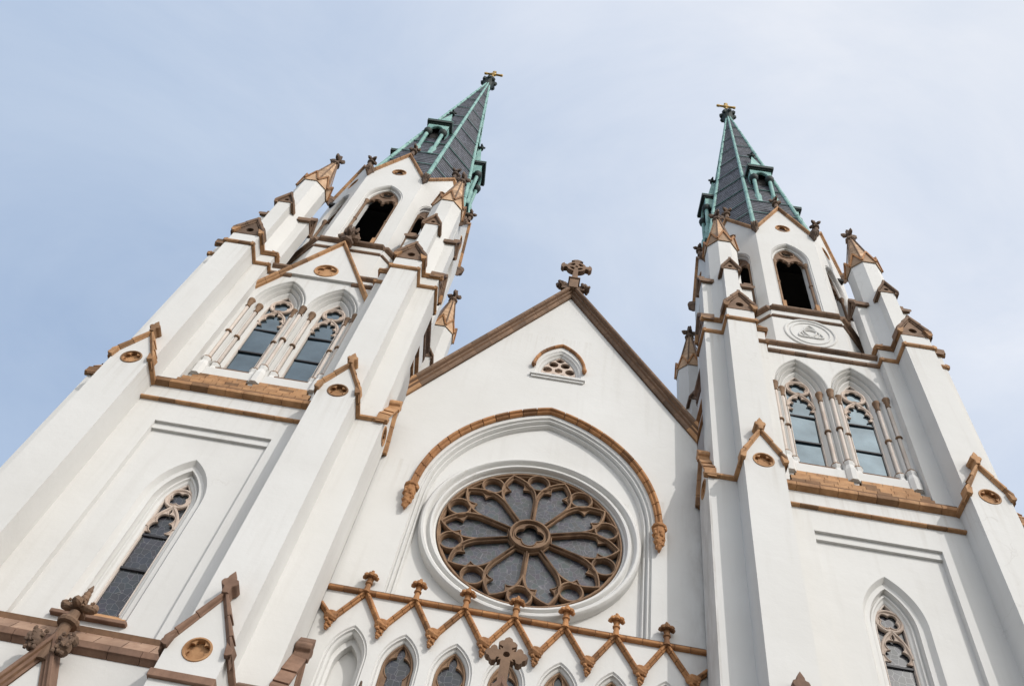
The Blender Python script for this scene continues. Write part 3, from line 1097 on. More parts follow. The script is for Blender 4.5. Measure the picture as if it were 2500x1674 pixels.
uprof = [(.65, WY), (.61, WY + .02), (.59, WY + .12), (.56, WY + .16), (.53, WY + .10), (.49, WY + .06), (.455, WY + .11), (.44, WY + .26), (.41, WY + .32), (.38, WY + .27), (.335, WY + .22), (.295, WY + .28), (.28, WY + .44), (.245, WY + .49), (.21, WY + .42), (.15, WY + .40), (.105, WY + .45), (.06, WY + .53), (0.0, WY + .58), (0.0, WY + .66)]
for cx in (-1.3, 1.3):
    window(cx, UW['w'], UW['R'], UW['zs'], 5.72, uprof, -0.43, 11.68, 0.56, 10.15, (7.64, 9.54), 'bell_stage_window', 5, 'glass')
lprof = [(0.58, PY), (0.45, PY + 0.19), (0.29, PY + 0.21), (0.27, PY + 0.40), (0.235, PY + 0.44), (0.20, PY + 0.38), (0.14, PY + 0.38), (0.10, PY + 0.46), (0.04, PY + 0.48), (0.0, PY + 0.54), (0.0, PY + 0.62)]
window(0, LW['w'], LW['R'], LW['zs'], -7.72, lprof, -0.80, -2.45, 0.50, -3.95, (-5.83, -4.30), 'lower_window', 5, 'lead')
# sill blocks under the lower window
o = tpart('lower_window_sill', M().box(-1.18, 1.18, -1.62, -0.7, -8.54, -8.40), 'red', bev=0.02)
sub('sill_slope', M().loft([[(-0.95, -1.45, -8.36), (0.95, -1.45, -8.36)], [(-0.95, -1.25, -8.1), (0.95, -1.25, -8.1)], [(-0.7, -0.82, -7.72), (0.7, -0.82, -7.72)], [(-0.7, -0.75, -8.4), (0.7, -0.75, -8.4)]]), 'buff', o)

# colonnettes beside the paired windows
col = M().lathe([(0.082, 5.95), (0.082, 10.75)], 12)
c0 = tpart('colonnette', col, 'cream', (0, -1.02, 0), smooth=True)
sub('capital', M().lathe([(0.085, 10.46), (0.125, 10.50), (0.125, 10.54), (0.09, 10.58), (0.105, 10.72), (0.145, 10.86), (0.15, 10.90), (0.125, 10.94), (0.165, 11.03), (0.175, 11.07), (0.175, 11.13)], 12), 'rose', c0, smooth=True)
sub('shaft_ring', M().lathe([(0.10, 8.15), (0.155, 8.18), (0.155, 8.25), (0.10, 8.28)], 12), 'rose', c0, smooth=True)
sub('base', M().lathe([(0.22, 5.84), (0.22, 5.9), (0.15, 5.96), (0.13, 6.02)], 12), 'rose', c0, smooth=True)
sub('pedestal', M().frustum(octo(0.25), 4.6, octo(0.25), 5.3).frustum(octo(0.25), 5.3, octo(0.17), 5.62).frustum(octo(0.17), 5.62, octo(0.21), 5.84), 'stucco', c0)
for x, y in ((-2.54, -1.02), (2.54, -1.02), (-0.43, -0.76), (0.43, -0.76), (-2.17, -0.76), (2.17, -0.76)):
    tdup(c0, (x, y, 0))

# stepped terracotta sill courses
def course(parent, x0, x1, y, z, h, dy, dz, n, mat, shift=0.0):
    xs = [x0 + (x1 - x0) * (i + (shift if i else 0)) / n for i in range(n)] + [x1]
    for a, b in zip(xs, xs[1:]):
        a, b = a + 0.008, b - 0.008
        sub('sill_block', M().loft([[(a, y + 0.3, z), (b, y + 0.3, z)], [(a, y, z), (b, y, z)], [(a, y, z + h), (b, y, z + h)], [(a, y + dy, z + h + dz), (b, y + dy, z + h + dz)], [(a, y + dy + 0.2, z), (b, y + dy + 0.2, z)]]), mat, parent)


o = tpart('sill_string', M().box(-3.43, 3.43, -1.80, -1.1, 2.80, 3.2), 'mortar')
stones(o, 'string_stone', (-3.43, -1.68, 2.72), (3.43, -1.68, 2.72), (0, -1, 0), [(-0.3, 0), (0.03, 0.0), (0.16, 0.05), (0.24, 0.10), (0.24, 0.27), (0.20, 0.32), (-0.2, 0.62), (-0.3, 0.62)], 9, 'buff', core=False, bev=0.012)
course(o, -2.76, 2.76, -1.60, 3.30, 0.30, 0.14, 0.10, 10, 'buff')
course(o, -2.72, 2.72, -1.46, 3.72, 0.24, 0.14, 0.10, 10, 'buff', 0.4)
for cx in (-1.3, 1.3):
    o = tpart('stepped_sill', M().box(cx - 1.0, cx + 1.0, -0.9, -0.5, 4.2, 5.6), 'mortar')
    for r_, (y, z, hw_) in enumerate(((-1.32, 4.08, 1.16), (-1.16, 4.46, 1.04), (-0.99, 4.84, 0.92), (-0.80, 5.24, 0.80))):
        course(o, cx - hw_, cx + hw_, y, z, 0.22, 0.16, 0.14, 5 if r_ % 2 else 4, 'buff', 0.0)
o = tpart('thin_string', M().box(-3.43, 3.43, -1.76, -1.6, 1.82, 1.94), 'mortar')
stones(o, 'string_stone', (-3.43, -1.68, 1.76), (3.43, -1.68, 1.76), (0, -1, 0), [(0, 0), (0.11, 0.01), (0.16, 0.04), (0.16, 0.11), (0, 0.21)], 10, 'buff', core=False, bev=0.012)


# --- buttresses with gablets ----------------------------------------------------
def flatfinial(m, z, s=1.0, y0=-0.2, y1=0.3):
    h = [(0.09, -0.12), (0.10, 0.08), (0.19, 0.14), (0.23, 0.24), (0.19, 0.33), (0.11, 0.36), (0.10, 0.44), (0.0, 0.62)]
    o = [(s * a, z + s * b) for a, b in h] + [(-s * a, z + s * b) for a, b in reversed(h[:-1])]
    return m.plate(o, [], y0, y1)


def gablet(hw, zb, shoulder, apex, depth, rz, rr, mat, name, nst=3, side=1.12, fs=1.0):
    """canonical buttress head facing -y, z=0 at the eaves"""
    g = tpart(name, M().plate([(-hw, zb), (hw, zb), (hw, shoulder), (0, apex), (-hw, shoulder)], [circle(0, rz, rr, 28)], 0.0, depth), 'stucco')
    ov = 0.13
    sl = (apex - shoulder) / hw
    pr = [(-0.32, 0.0), (0.03, 0.0), (0.05, 0.04), (0.11, 0.06), (0.15, 0.09), (0.15, 0.145), (-0.32, 0.19)]
    for sx in (-1, 1):
        stones(g, 'gablet_stone', (sx * (hw + ov), 0, shoulder - sl * ov), (0, 0, apex), (0, -1, 0), pr, nst, mat, (1, 0, 0), (1, 0, 0), lap=0.05, core=False, seed=5 + sx)
        # eaves string returning along the flank
        stones(g, 'eaves_stone', (sx * hw, -0.16, 0.02), (sx * hw, side, 0.02), (sx, 0, 0), [(-0.05, 0), (0.03, 0.0), (0.10, 0.04), (0.15, 0.06), (0.15, 0.17), (-0.12, 0.42)], 2, mat, core=False, seed=8, up=(0, 0, 1))
    sub('finial', flatfinial(M(), apex + 0.28, fs), mat, g, bev=0.02)
    rd = sub('roundel', M().sweep(circle(0, rz, rr - 0.03, 28), barprof(0.05, -0.03, 0.15), True), 'buff', g, smooth=True)
    sub('foil', M().plate(circle(0, rz, rr - 0.02, 28), [foil(0, rz, rr * 0.86, 5, pi / 2, 0.62)], 0.02, 0.10).plate(circle(0, rz, rr, 24), [], 0.15, 0.17), 'buff', g)
    return g


gA = gablet(0.76, Z0 - ZA, 0.24, 1.75, 1.15, 0.18, 0.41, 'buff', 'buttress')
gA.location = W((T - 4.19, YB - TIP1, ZA))
BA = [(4.19, YB - TIP1, 0), (TIP1, YB - 4.19, pi / 2), (-TIP1, YB - 4.19, -pi / 2)]
for x, y, r in BA:
    tdup(gA, (x, y, ZA), r)
# plain rear buttresses
for sx in (-1, 1):
    tpart('rear_buttress', M().box(sx * 5.4 - 0.68, sx * 5.4 + 0.67, YB + 3.43, YB + 4.95, -28, ZA + 0.3).box(sx * 5.25 - 0.52, sx * 5.25 + 0.52, YB + 3.53, YB + 4.75, ZA + 0.3, ZB), 'stucco')
    tpart('rear_buttress', M().box(sx * 4.19 - 0.75, sx * 4.19 + 0.75, YB + 4.7, YB + 6.0, -28, ZA + 0.3).box(sx * 4.19 - 0.66, sx * 4.19 + 0.66, YB + 4.6, YB + 5.7, ZA + 0.3, ZB), 'stucco')

# level 0 buttress heads (brownstone)
g0 = gablet(0.85, -16.0, 0.15, 1.9, 1.35, 0.15, 0.40, 'red', 'lower_buttress', 3, 1.25, 1.15)
g0.location = W((T - 4.2, YB - TIP0, Z0))
sub('water_table', M().box(-0.9, 0.9, -0.12, 0.4, -0.95, -0.70), 'red', g0, bev=0.02)
for x, y, r in ((4.2, YB - TIP0, 0), (TIP0, YB - 4.2, pi / 2), (-TIP0, YB - 4.2, -pi / 2)):
    tdup(g0, (x, y, Z0), r)
tpart('buttress_footing', M().box(-5.05, -3.35, YB - TIP0, YB - 4, -28.1, -26).box(3.35, 5.05, YB - TIP0, YB - 4, -28.1, -26).box(-5.05, -3.36, YB - TIP0 + 0.004, YB - 4, -26, -25.9).box(3.36, 5.05, YB - TIP0 + 0.004, YB - 4, -26, -25.9), 'stucco')

# sloping brownstone weathering at the foot of the middle stage
o = tpart('weathering', M().box(-3.4, 3.4, -1.7, -1.3, -9.9, -8.9), 'mortar')
for r_, (ya, za, yb, zb_) in enumerate(((-2.02, -9.60, -1.74, -9.18), (-1.74, -9.17, -1.42, -8.72))):
    n = 8
    xs = [-3.34 + 6.68 * (i + (0.4 if (i and r_) else 0)) / n for i in range(n)] + [3.34]
    for a, b in zip(xs, xs[1:]):
        sub('weathering_block', M().loft([[(a + .01, ya, za - 0.02), (b - .01, ya, za - 0.02)], [(a + .01, ya, za), (b - .01, ya, za)], [(a + .01, yb, zb_), (b - .01, yb, zb_)], [(a + .01, yb + 0.2, zb_ - 0.3), (b - .01, yb + 0.2, zb_ - 0.3)]]), 'pale', o)
stones(o, 'string_stone', (-3.34, -1.85, -9.98), (3.34, -1.85, -9.98), (0, -1, 0), [(-0.2, 0), (0.02, 0), (0.14, 0.12), (0.20, 0.14), (0.20, 0.36), (-0.2, 0.40)], 7, 'red', core=False)
stones(o, 'string_stone', (-3.34, -1.86, -11.9), (3.34, -1.86, -11.9), (0, -1, 0), [(0, 0), (0.12, 0), (0.16, 0.06), (0.16, 0.2), (0, 0.3)], 7, 'red', core=False)

# level B: buttress heads of the bell stage
gB = tpart('bell_stage_buttress', M().box(-0.67, 0.67, 0.0, 1.1, ZA - ZB, 0.0), 'stucco')
sub('gable_panel', M().plate([(-0.72, 0.0), (0.72, 0.0), (0, 1.38)], [circle(0, 0.46, 0.2, 16)], -0.03, 0.5).plate(circle(0, 0.46, 0.21, 16), [], 0.16, 0.18), 'brown', gB)
prB = [(-0.5, 0.0), (0.06, 0.0), (0.08, 0.05), (0.15, 0.07), (0.17, 0.12), (0.17, 0.19), (-0.5, 0.22)]
for sx in (-1, 1):
    stones(gB, 'gablet_stone', (sx * 0.84, 0, -0.02), (0, 0, 1.38), (0, -1, 0), prB, 3, 'brown', (1, 0, 0), (1, 0, 0), lap=0.05, core=False, seed=15 + sx)
    stones(gB, 'eaves_stone', (sx * 0.67, -0.17, -0.02), (sx * 0.67, 1.03, -0.02), (sx, 0, 0), [(-0.05, 0), (0.05, 0.0), (0.12, 0.08), (0.17, 0.12), (0.17, 0.24), (-0.2, 0.5)], 2, 'buff', core=False, seed=9, up=(0, 0, 1))
    stones(gB, 'string_stone', (sx * 0.67, -0.12, -1.10), (sx * 0.67, 1.03, -1.10), (sx, 0, 0), [(-0.05, 0), (0.04, 0.0), (0.12, 0.08), (0.12, 0.2), (-0.05, 0.3)], 1, 'buff', core=False, seed=9, up=(0, 0, 1))
stones(gB, 'string_stone', (-0.79, 0, -1.10), (0.79, 0, -1.10), (0, -1, 0), [(-0.05, 0), (0.04, 0.0), (0.12, 0.08), (0.12, 0.2), (-0.05, 0.3)], 2, 'buff', core=False, seed=9)
sub('ridge_finial', M().box(-0.08, 0.08, -0.15, 0.5, 1.55, 1.80), 'brown', gB, bev=0.02)
gB.location = W((T - 4.2, YB - TIP2, ZB))
for x, y, r in ((4.2, YB - TIP2, 0), (TIP2, YB - 4.2, pi / 2), (-TIP2, YB - 4.2, -pi / 2), (TIP2, YB + 4.2, pi / 2), (-TIP2, YB + 4.2, -pi / 2)):
    tdup(gB, (x, y, ZB), r)

# pilaster returns of the two strings at level B
sB = [(-0.05, 0), (0.04, 0.0), (0.12, 0.08), (0.12, 0.2), (-0.05, 0.3)]
sT = [(-0.05, 0), (0.05, 0.0), (0.12, 0.08), (0.17, 0.12), (0.17, 0.24), (-0.3, 0.5)]
o = tpart('corner_string', M().box(-4.7, -4.69, YB - 4.7, YB - 4.69, 14, 14.1), 'mortar')
for sx in (-1, 1):
    for prf, z in ((sB, 13.75), (sT, 14.83)):
        stones(o, 'string_stone', (sx * 3.53, YB - H2, z), (sx * 2.65, YB - H2, z), (0, -1, 0), prf, 1, 'buff', core=False)
        stones(o, 'string_stone', (sx * HX, YB - H2 - 0.1, z), (sx * HX, WY, z), (-sx, 0, 0), prf, 1, 'buff', core=False, up=(0, 0, 1))
        stones(o, 'string_stone', (sx * H2, YB - 3.5, z), (sx * H2, YB + 3.5, z), (sx, 0, 0), prf, 4, 'buff', core=False, up=(0, 0, 1))
for sx in (-1, 1):
    for y0, y1 in ((YB - 4.75, YB - 2.9), (YB + 2.9, YB + 4.75)):
        xa, xb = sorted((sx * 2.75, sx * 4.74))
        tpart('corner_roof', M().frustum([(xa, y0), (xb, y0), (xb, y1), (xa, y1)], ZB - 0.004, [(xa + 0.2, y0 + 0.3), (xb - 0.2, y0 + 0.3), (xb - 0.2, y1), (xa + 0.2, y1)], ZB + 0.45), 'buff')
tpart('stage_roof', M().frustum([(-4.7, -1.0), (4.7, -1.0), (4.7, YB + 4.7), (-4.7, YB + 4.7)], ZB - 0.05, [(-4.2, -0.7), (4.2, -0.7), (4.2, YB + 4.2), (-4.2, YB + 4.2)], ZB + 0.06), 'brown')

# --- pinnacles ------------------------------------------------------------------
pn = M().frustum(octo(0.88), 0, octo(0.86), 10.1)
for k in range(4):
    a = k * pi / 2
    ca, sa = cos(a), sin(a)
    pts = lambda ps: [(x * ca - y * sa, x * sa + y * ca) for x, y in ps]
    pn.frustum(pts([(-0.38, -1.35), (0.38, -1.35), (0.38, -0.6), (-0.38, -0.6)]), 0, pts([(-0.38, -1.35), (0.38, -1.35), (0.38, -0.6), (-0.38, -0.6)]), 5.5)
P0 = tpart('pinnacle', pn, 'stucco')
for k in range(4):
    # gablet on each fin, modelled facing -y then turned
    gm = M().plate([(-0.42, 5.5), (0.42, 5.5), (0, 6.35)], [circle(0, 5.80, 0.12, 12)], -1.39, -0.7).plate(circle(0, 5.80, 0.125, 12), [], -1.28, -1.26)
    ga = link('fin_gable', gm.mesh('fin_gable'), 'brown', P0)
    ga.rotation_euler = (0, 0, k * pi / 2)
    cm = M()
    for sx in (-1, 1):
        rr_ = [(-0.66, 0.0), (0.08, 0.0), (0.14, 0.05), (0.14, 0.12), (-0.66, 0.15)]
        d = Vector((-sx * 0.55, 0, 1.12)).normalized()
        upv = Vector((sx * 1.12, 0, 0.55)).normalized()
        rings = []
        for p, cut in ((Vector((sx * 0.55, -1.39, 5.26)), True), (Vector((0, -1.39, 6.38)), True)):
            rg = []
            for a_, b_ in rr_:
                q = p + Vector((0, -1, 0)) * a_ + upv * b_
                q = q - d * ((q - p).x / d.x)
                rg.append(tuple(q))
            rings.append(rg)
        cm.loft(rings, closed=True, ends=True)
        cm.box(min(sx * 0.38, sx * 0.5), max(sx * 0.38, sx * 0.5), -1.45, -0.75, 5.3, 5.46)
    cm.box(-0.07, 0.07, -1.5, -1.1, 6.45, 6.7)
    cc = link('fin_coping', cm.mesh('fin_coping'), 'brown', P0)
    cc.rotation_euler = (0, 0, k * pi / 2)
# crown: gabled zigzag under a ribbed stone cone, built of courses
rb = 0.93 / cos(pi / 8)
crown = M()
for i in range(8):
    a0, a1 = pi / 8 + i * pi / 4, pi / 8 + (i + 1) * pi / 4
    p0, p1 = Vector((rb * cos(a0), rb * sin(a0), 10.0)), Vector((rb * cos(a1), rb * sin(a1), 10.0))
    pm_ = (p0 + p1) / 2 + Vector((0, 0, 1.15))
    ce = Vector((0, 0, 10.6))
    crown.add([p0, p1, pm_, ce], [(0, 1, 2), (0, 3, 1), (0, 2, 3), (1, 3, 2)])
sub('zigzag_gables', crown, 'peach', P0)
crc = M()
for i in range(8):
    a0, a1 = pi / 8 + i * pi / 4, pi / 8 + (i + 1) * pi / 4
    r1 = rb + 0.03
    p0, p1 = Vector((r1 * cos(a0), r1 * sin(a0), 10.1)), Vector((r1 * cos(a1), r1 * sin(a1), 10.1))
    nm = ((p0 + p1) / 2)
    nm.z = 0
    nm.normalize()
    pm_ = (p0 + p1) / 2 + Vector((0, 0, 1.2))
    for q0, q1 in ((p0, pm_), (p1, pm_)):
        d = (q1 - q0).normalized()
        u_ = nm.cross(d)
        rings = []
        for q in (q0, q1):
            rings.append([tuple(q + nm * a_ + u_ * b_) for a_, b_ in ((-0.1, -0.05), (0.05, -0.05), (0.05, 0.05), (-0.1, 0.05))])
        crc.loft(rings, closed=True, ends=True)
sub('zigzag_moulding', crc, 'hood', P0)
rt_ = 0.14
for k in range(8):
    za, zc_ = 10.1 + 4.75 * k / 8, 10.1 + 4.75 * (k + 1) / 8
    ra = 0.86 + (rt_ - 0.86) * k / 8
    rb2 = 0.86 + (rt_ - 0.86) * (k + 1) / 8
    sub('cone_course', M().frustum(octo(ra), za + 0.01, octo(rb2), zc_ - 0.008), 'peach', P0, bev=0.01)
for i in range(8):
    a = pi / 8 + i * pi / 4
    r0_, r1_ = 0.88 / cos(pi / 8), 0.15
    rib = M().loft([[(r * cos(a) + t[0] * -sin(a) + t[1] * cos(a), r * sin(a) + t[0] * cos(a) + t[1] * sin(a), z) for t in ((-0.045, 0), (-0.03, 0.06), (0.03, 0.06), (0.045, 0))] for r, z in ((r0_, 10.2), (r1_, 14.85))], closed=True, ends=True)
    sub('cone_rib', rib, 'brown', P0)
sub('finial', fleuron(M(), 14.85, 0.52, 1.45, 7), 'dark', P0)
PZ0 = 14.95
P0.location = W((T - 4.2, -0.5, PZ0))
for x, y in ((4.2, -0.5), (4.2, 8.3), (-4.2, 8.3)):
    tdup(P0, (x, y, PZ0))

# --- octagon ---------------------------------------------------------------------
dr = tpart('octagon_drum', M().frustum(octo(4.5), 0, octo(4.5), 3.6), 'stucco', (0, YO, 14.9), 0.0)
dr.rotation_euler = (0, 0, 0)
OA = 4.36
OH = OA * math.tan(pi / 8)
OW = dict(w=0.90, R=2.01, zs=26.05)
fo = [(-OH, 18.5), (OH, 18.5), (OH, 29.3), (0, 33.05), (-OH, 29.3)]
fm = M().plate(fo, [arch(OW['w'], OW['R'], OW['zs'], 19.4, 0.26, 14), circle(0, 30.2, 0.46, 28)], -OA, -OA + 0.55)
face_mesh = fm.mesh('belfry_wall')
oprof = [(0.26, -OA), (0.22, -OA + 0.06), (0.17, -OA + 0.03), (0.13, -OA + 0.09), (0.11, -OA + 0.22), (0.02, -OA + 0.24), (0.0, -OA + 0.30), (0.0, -OA + 0.75)]
rev_mesh = M().loft([[(x, y, z) for x, z in arch(OW['w'], OW['R'], OW['zs'], 19.4, d, 14)] for d, y in oprof]).mesh('belfry_opening', smooth=True)
lin_mesh = M().plate([(-OH * 0.86, 19.0), (OH * 0.86, 19.0), (OH * 0.86, 28.8), (-OH * 0.86, 28.8)], [arch(OW['w'], OW['R'], OW['zs'], 19.4, 0.03, 14)], -OA + 0.56, -OA + 0.66).mesh('shade_lining')
# plate tracery in the head
oo = arch(OW['w'], OW['R'], OW['zs'], None, 0.0, 14)
ccx = cusped(arch(0.45, 0.62, 25.75, None, 0.0, 10), 3, 0.13, 36)
tl = [(x - 0.45, z) for x, z in ccx]
tr_ = [(x + 0.45, z) for x, z in ccx]
bottom = [(-0.90, 25.75)] + tl[1:-1] + [(0.0, 25.70)] + tr_[1:-1] + [(0.90, 25.75)]
opl = oo + [(0.90, 25.75)] + bottom[::-1][1:-1] + [(-0.90, 25.75)]
trm = M().plate(opl, [circle(0, 27.12, 0.40, 24)], -OA + 0.34, -OA + 0.46)
trm.sweep(circle(0, 27.12, 0.42, 28), barprof(0.05, -OA + 0.28, -OA + 0.44), True)
trm.plate(circle(0, 27.12, 0.40, 24), [foil(0, 27.12, 0.34, 4, pi / 4, 0.52)], -OA + 0.38, -OA + 0.44)
for sx in (-1, 1):
    trm.sweep([(x + sx * 0.45, z) for x, z in arch(0.45, 0.62, 25.75, None, 0.02, 10)], barprof(0.04, -OA + 0.29, -OA + 0.44))
tr_mesh = trm.mesh('belfry_tracery', smooth=True)
shaft_meshes = []
for sx in (-1, 1):
    shaft_meshes.append(M().lathe([(0.085, 20.6), (0.085, 23.0), (0.13, 23.03), (0.13, 23.12), (0.085, 23.15), (0.085, 25.35), (0.13, 25.42), (0.11, 25.5), (0.17, 25.64), (0.17, 25.72)], 10, (sx * 0.93, -OA + 0.22)).mesh('jamb_shaft', smooth=True))
ped_mesh = M().box(-1.0, -0.80, -OA + 0.03, -OA + 0.45, 19.4, 20.62).box(0.80, 1.0, -OA + 0.03, -OA + 0.45, 19.4, 20.62).mesh('jamb_base')
sill_mesh = M().box(-1.1, 1.1, -OA + 0.12, -OA + 0.76, 19.2, 20.1).mesh('opening_sill')
rd_mesh = M().sweep(circle(0, 30.2, 0.44, 28), barprof(0.05, -OA - 0.03, -OA + 0.2), True).plate(circle(0, 30.2, 0.45, 28), [foil(0, 30.2, 0.37, 3, pi / 2, 0.5)], -OA + 0.06, -OA + 0.12).plate(circle(0, 30.2, 0.46, 20), [], -OA + 0.18, -OA + 0.20).mesh('gable_roundel', smooth=True)
ocop = [(-0.45, 0.0), (0.04, 0.0), (0.07, 0.04), (0.15, 0.06), (0.18, 0.10), (0.18, 0.17), (-0.45, 0.21)]
fin_mesh = fleuron(M(), 0, 0.42, 1.05, 21).lathe([(0.17, -0.75), (0.12, 0.0)], 8).mesh('gable_finial')
gm = M()
gm.box(-0.26, 0.26, -0.34, 0.2, 0.05, 0.5)
for i in range(3):
    gm.blob((-0.17 + 0.17 * i, -0.36, 0.22), (0.10, 0.12, 0.30), 50 + i, 7, 5, 0.15)
gm.frustum([(-0.24, -0.40), (0.24, -0.40), (0.24, 0.1), (-0.24, 0.1)], 0.05, [(-0.03, -0.08), (0.03, -0.08), (0.03, 0.05), (-0.03, 0.05)], -0.62)
for i in range(10):
    rn = random.Random(i)
    t = rn.random()
    gm.blob((rn.uniform(-0.2, 0.2) * (1 - 0.8 * t), -0.36 + 0.28 * t, 0.05 - 0.55 * t), (0.085, 0.085, 0.10), 70 + i, 6, 4)
gar_mesh = gm.mesh('corner_boss')
for k in range(8):
    rot = k * pi / 4
    f = link('belfry_face', face_mesh, 'stucco', ROOT, (T, YO, 0), rot)
    TOWER.append(f)
    link('opening_moulding', rev_mesh, 'stucco', f)
    link('shade_lining', lin_mesh, 'black', f)  # added dark plate, keeps the white wall backs from catching light
    link('tracery', tr_mesh, 'brown', f)
    for me in shaft_meshes:
        link('jamb_shaft', me, 'rose', f)
    link('jamb_base', ped_mesh, 'buff', f)
    link('opening_sill', sill_mesh, 'brown', f)
    link('roundel', rd_mesh, 'buff', f)
    for sx in (-1, 1):
        stones(f, 'gable_stone', (sx * OH, -OA, 29.3), (0, -OA, 33.05), (0, -1, 0), ocop, 5 if k not in (3, 4, 5) else 1, 'buff', (1, 0, 0), (1, 0, 0), core=False, seed=k * 2 + sx)
    o = link('finial', fin_mesh, 'dark', f)
    o.location = Vector((0, -S * (OA - 0.1), S * 34.35))
    o = link('corner_boss', gar_mesh, 'dark', f)
    o.location = Vector((-S * OH, -S * (OA + 0.05), S * 29.5))
    o.scale = (0.85, 0.85, 0.9)
    o.rotation_euler = (0, 0, -pi / 8)
    # little roof behind each gable, running back to the spire
    sub('gable_roof', M().add([(-OH, -OA + 0.3, 29.3), (OH, -OA + 0.3, 29.3), (0, -OA + 0.3, 33.3), (0, -OA + 1.2, 33.3), (-OH * 0.75, -OA + 1.2, 29.3), (OH * 0.75, -OA + 1.2, 29.3)], [(0, 2, 3, 4), (1, 5, 3, 2), (0, 1, 2), (4, 3, 5)]), 'copper', f)
ceil = tpart('bell_chamber', M().frustum(octo(4.25), 0, octo(4.25), 0.3), 'black', (0, YO, 28.75))
sub('chamber_floor', M().frustum(octo(4.25), -9.6, octo(4.25), -9.35), 'black', ceil)
for yy in (-2.4, -0.8, 0.8, 2.4):
    sub('bell_beam', M().box(-4.0, 4.0, yy - 0.14, yy + 0.14, -1.0 if abs(yy) > 1 else -7.6, -0.7 if abs(yy) > 1 else -7.2), 'black', ceil)
sub('bell', M().lathe([(0.95, -6.0), (0.85, -5.7), (0.62, -5.0), (0.52, -4.4), (0.3, -4.15), (0.05, -4.1)], 20), 'iron', ceil, smooth=True)
# strings round the octagon, one stone run per face
dsp = [(-0.1, 0), (0.02, 0.0), (0.10, 0.07), (0.16, 0.10), (0.22, 0.18), (0.22, 0.30), (-0.3, 0.62)]
dsl = [(-0.1, 0), (0.02, 0.0), (0.08, 0.06), (0.10, 0.10), (0.10, 0.18), (-0.1, 0.26)]
for k in range(8):
    o = tpart('octagon_string', M().box(-0.1, 0.1, -4.45, -4.44, 3.3, 3.4), 'mortar', (0, YO, 15.0), k * pi / 4)
    for prf, z, ap in ((dsp, 3.95, 4.5), (dsl, 3.22, 4.5)):
        hh = ap * math.tan(pi / 8)
        stones(o, 'cornice_stone', (-hh, -ap, z), (hh, -ap, z), (0, -1, 0), prf, 5 if k not in (3, 4, 5) else 1, 'brown', (cos(pi / 8), sin(pi / 8), 0), (cos(pi / 8), -sin(pi / 8), 0), core=False, seed=k)
    sub('plinth_band', M().plate([(-4.5 * math.tan(pi / 8), 3.2), (4.5 * math.tan(pi / 8), 3.2), (4.4 * math.tan(pi / 8), 4.3), (-4.4 * math.tan(pi / 8), 4.3)], [], -4.498, -4.0), 'stucco', o)

# ---------------------------------------------------------------- copy to the left
for o in list(TOWER):
    dup(o, ROOT, dx=-2 * T)


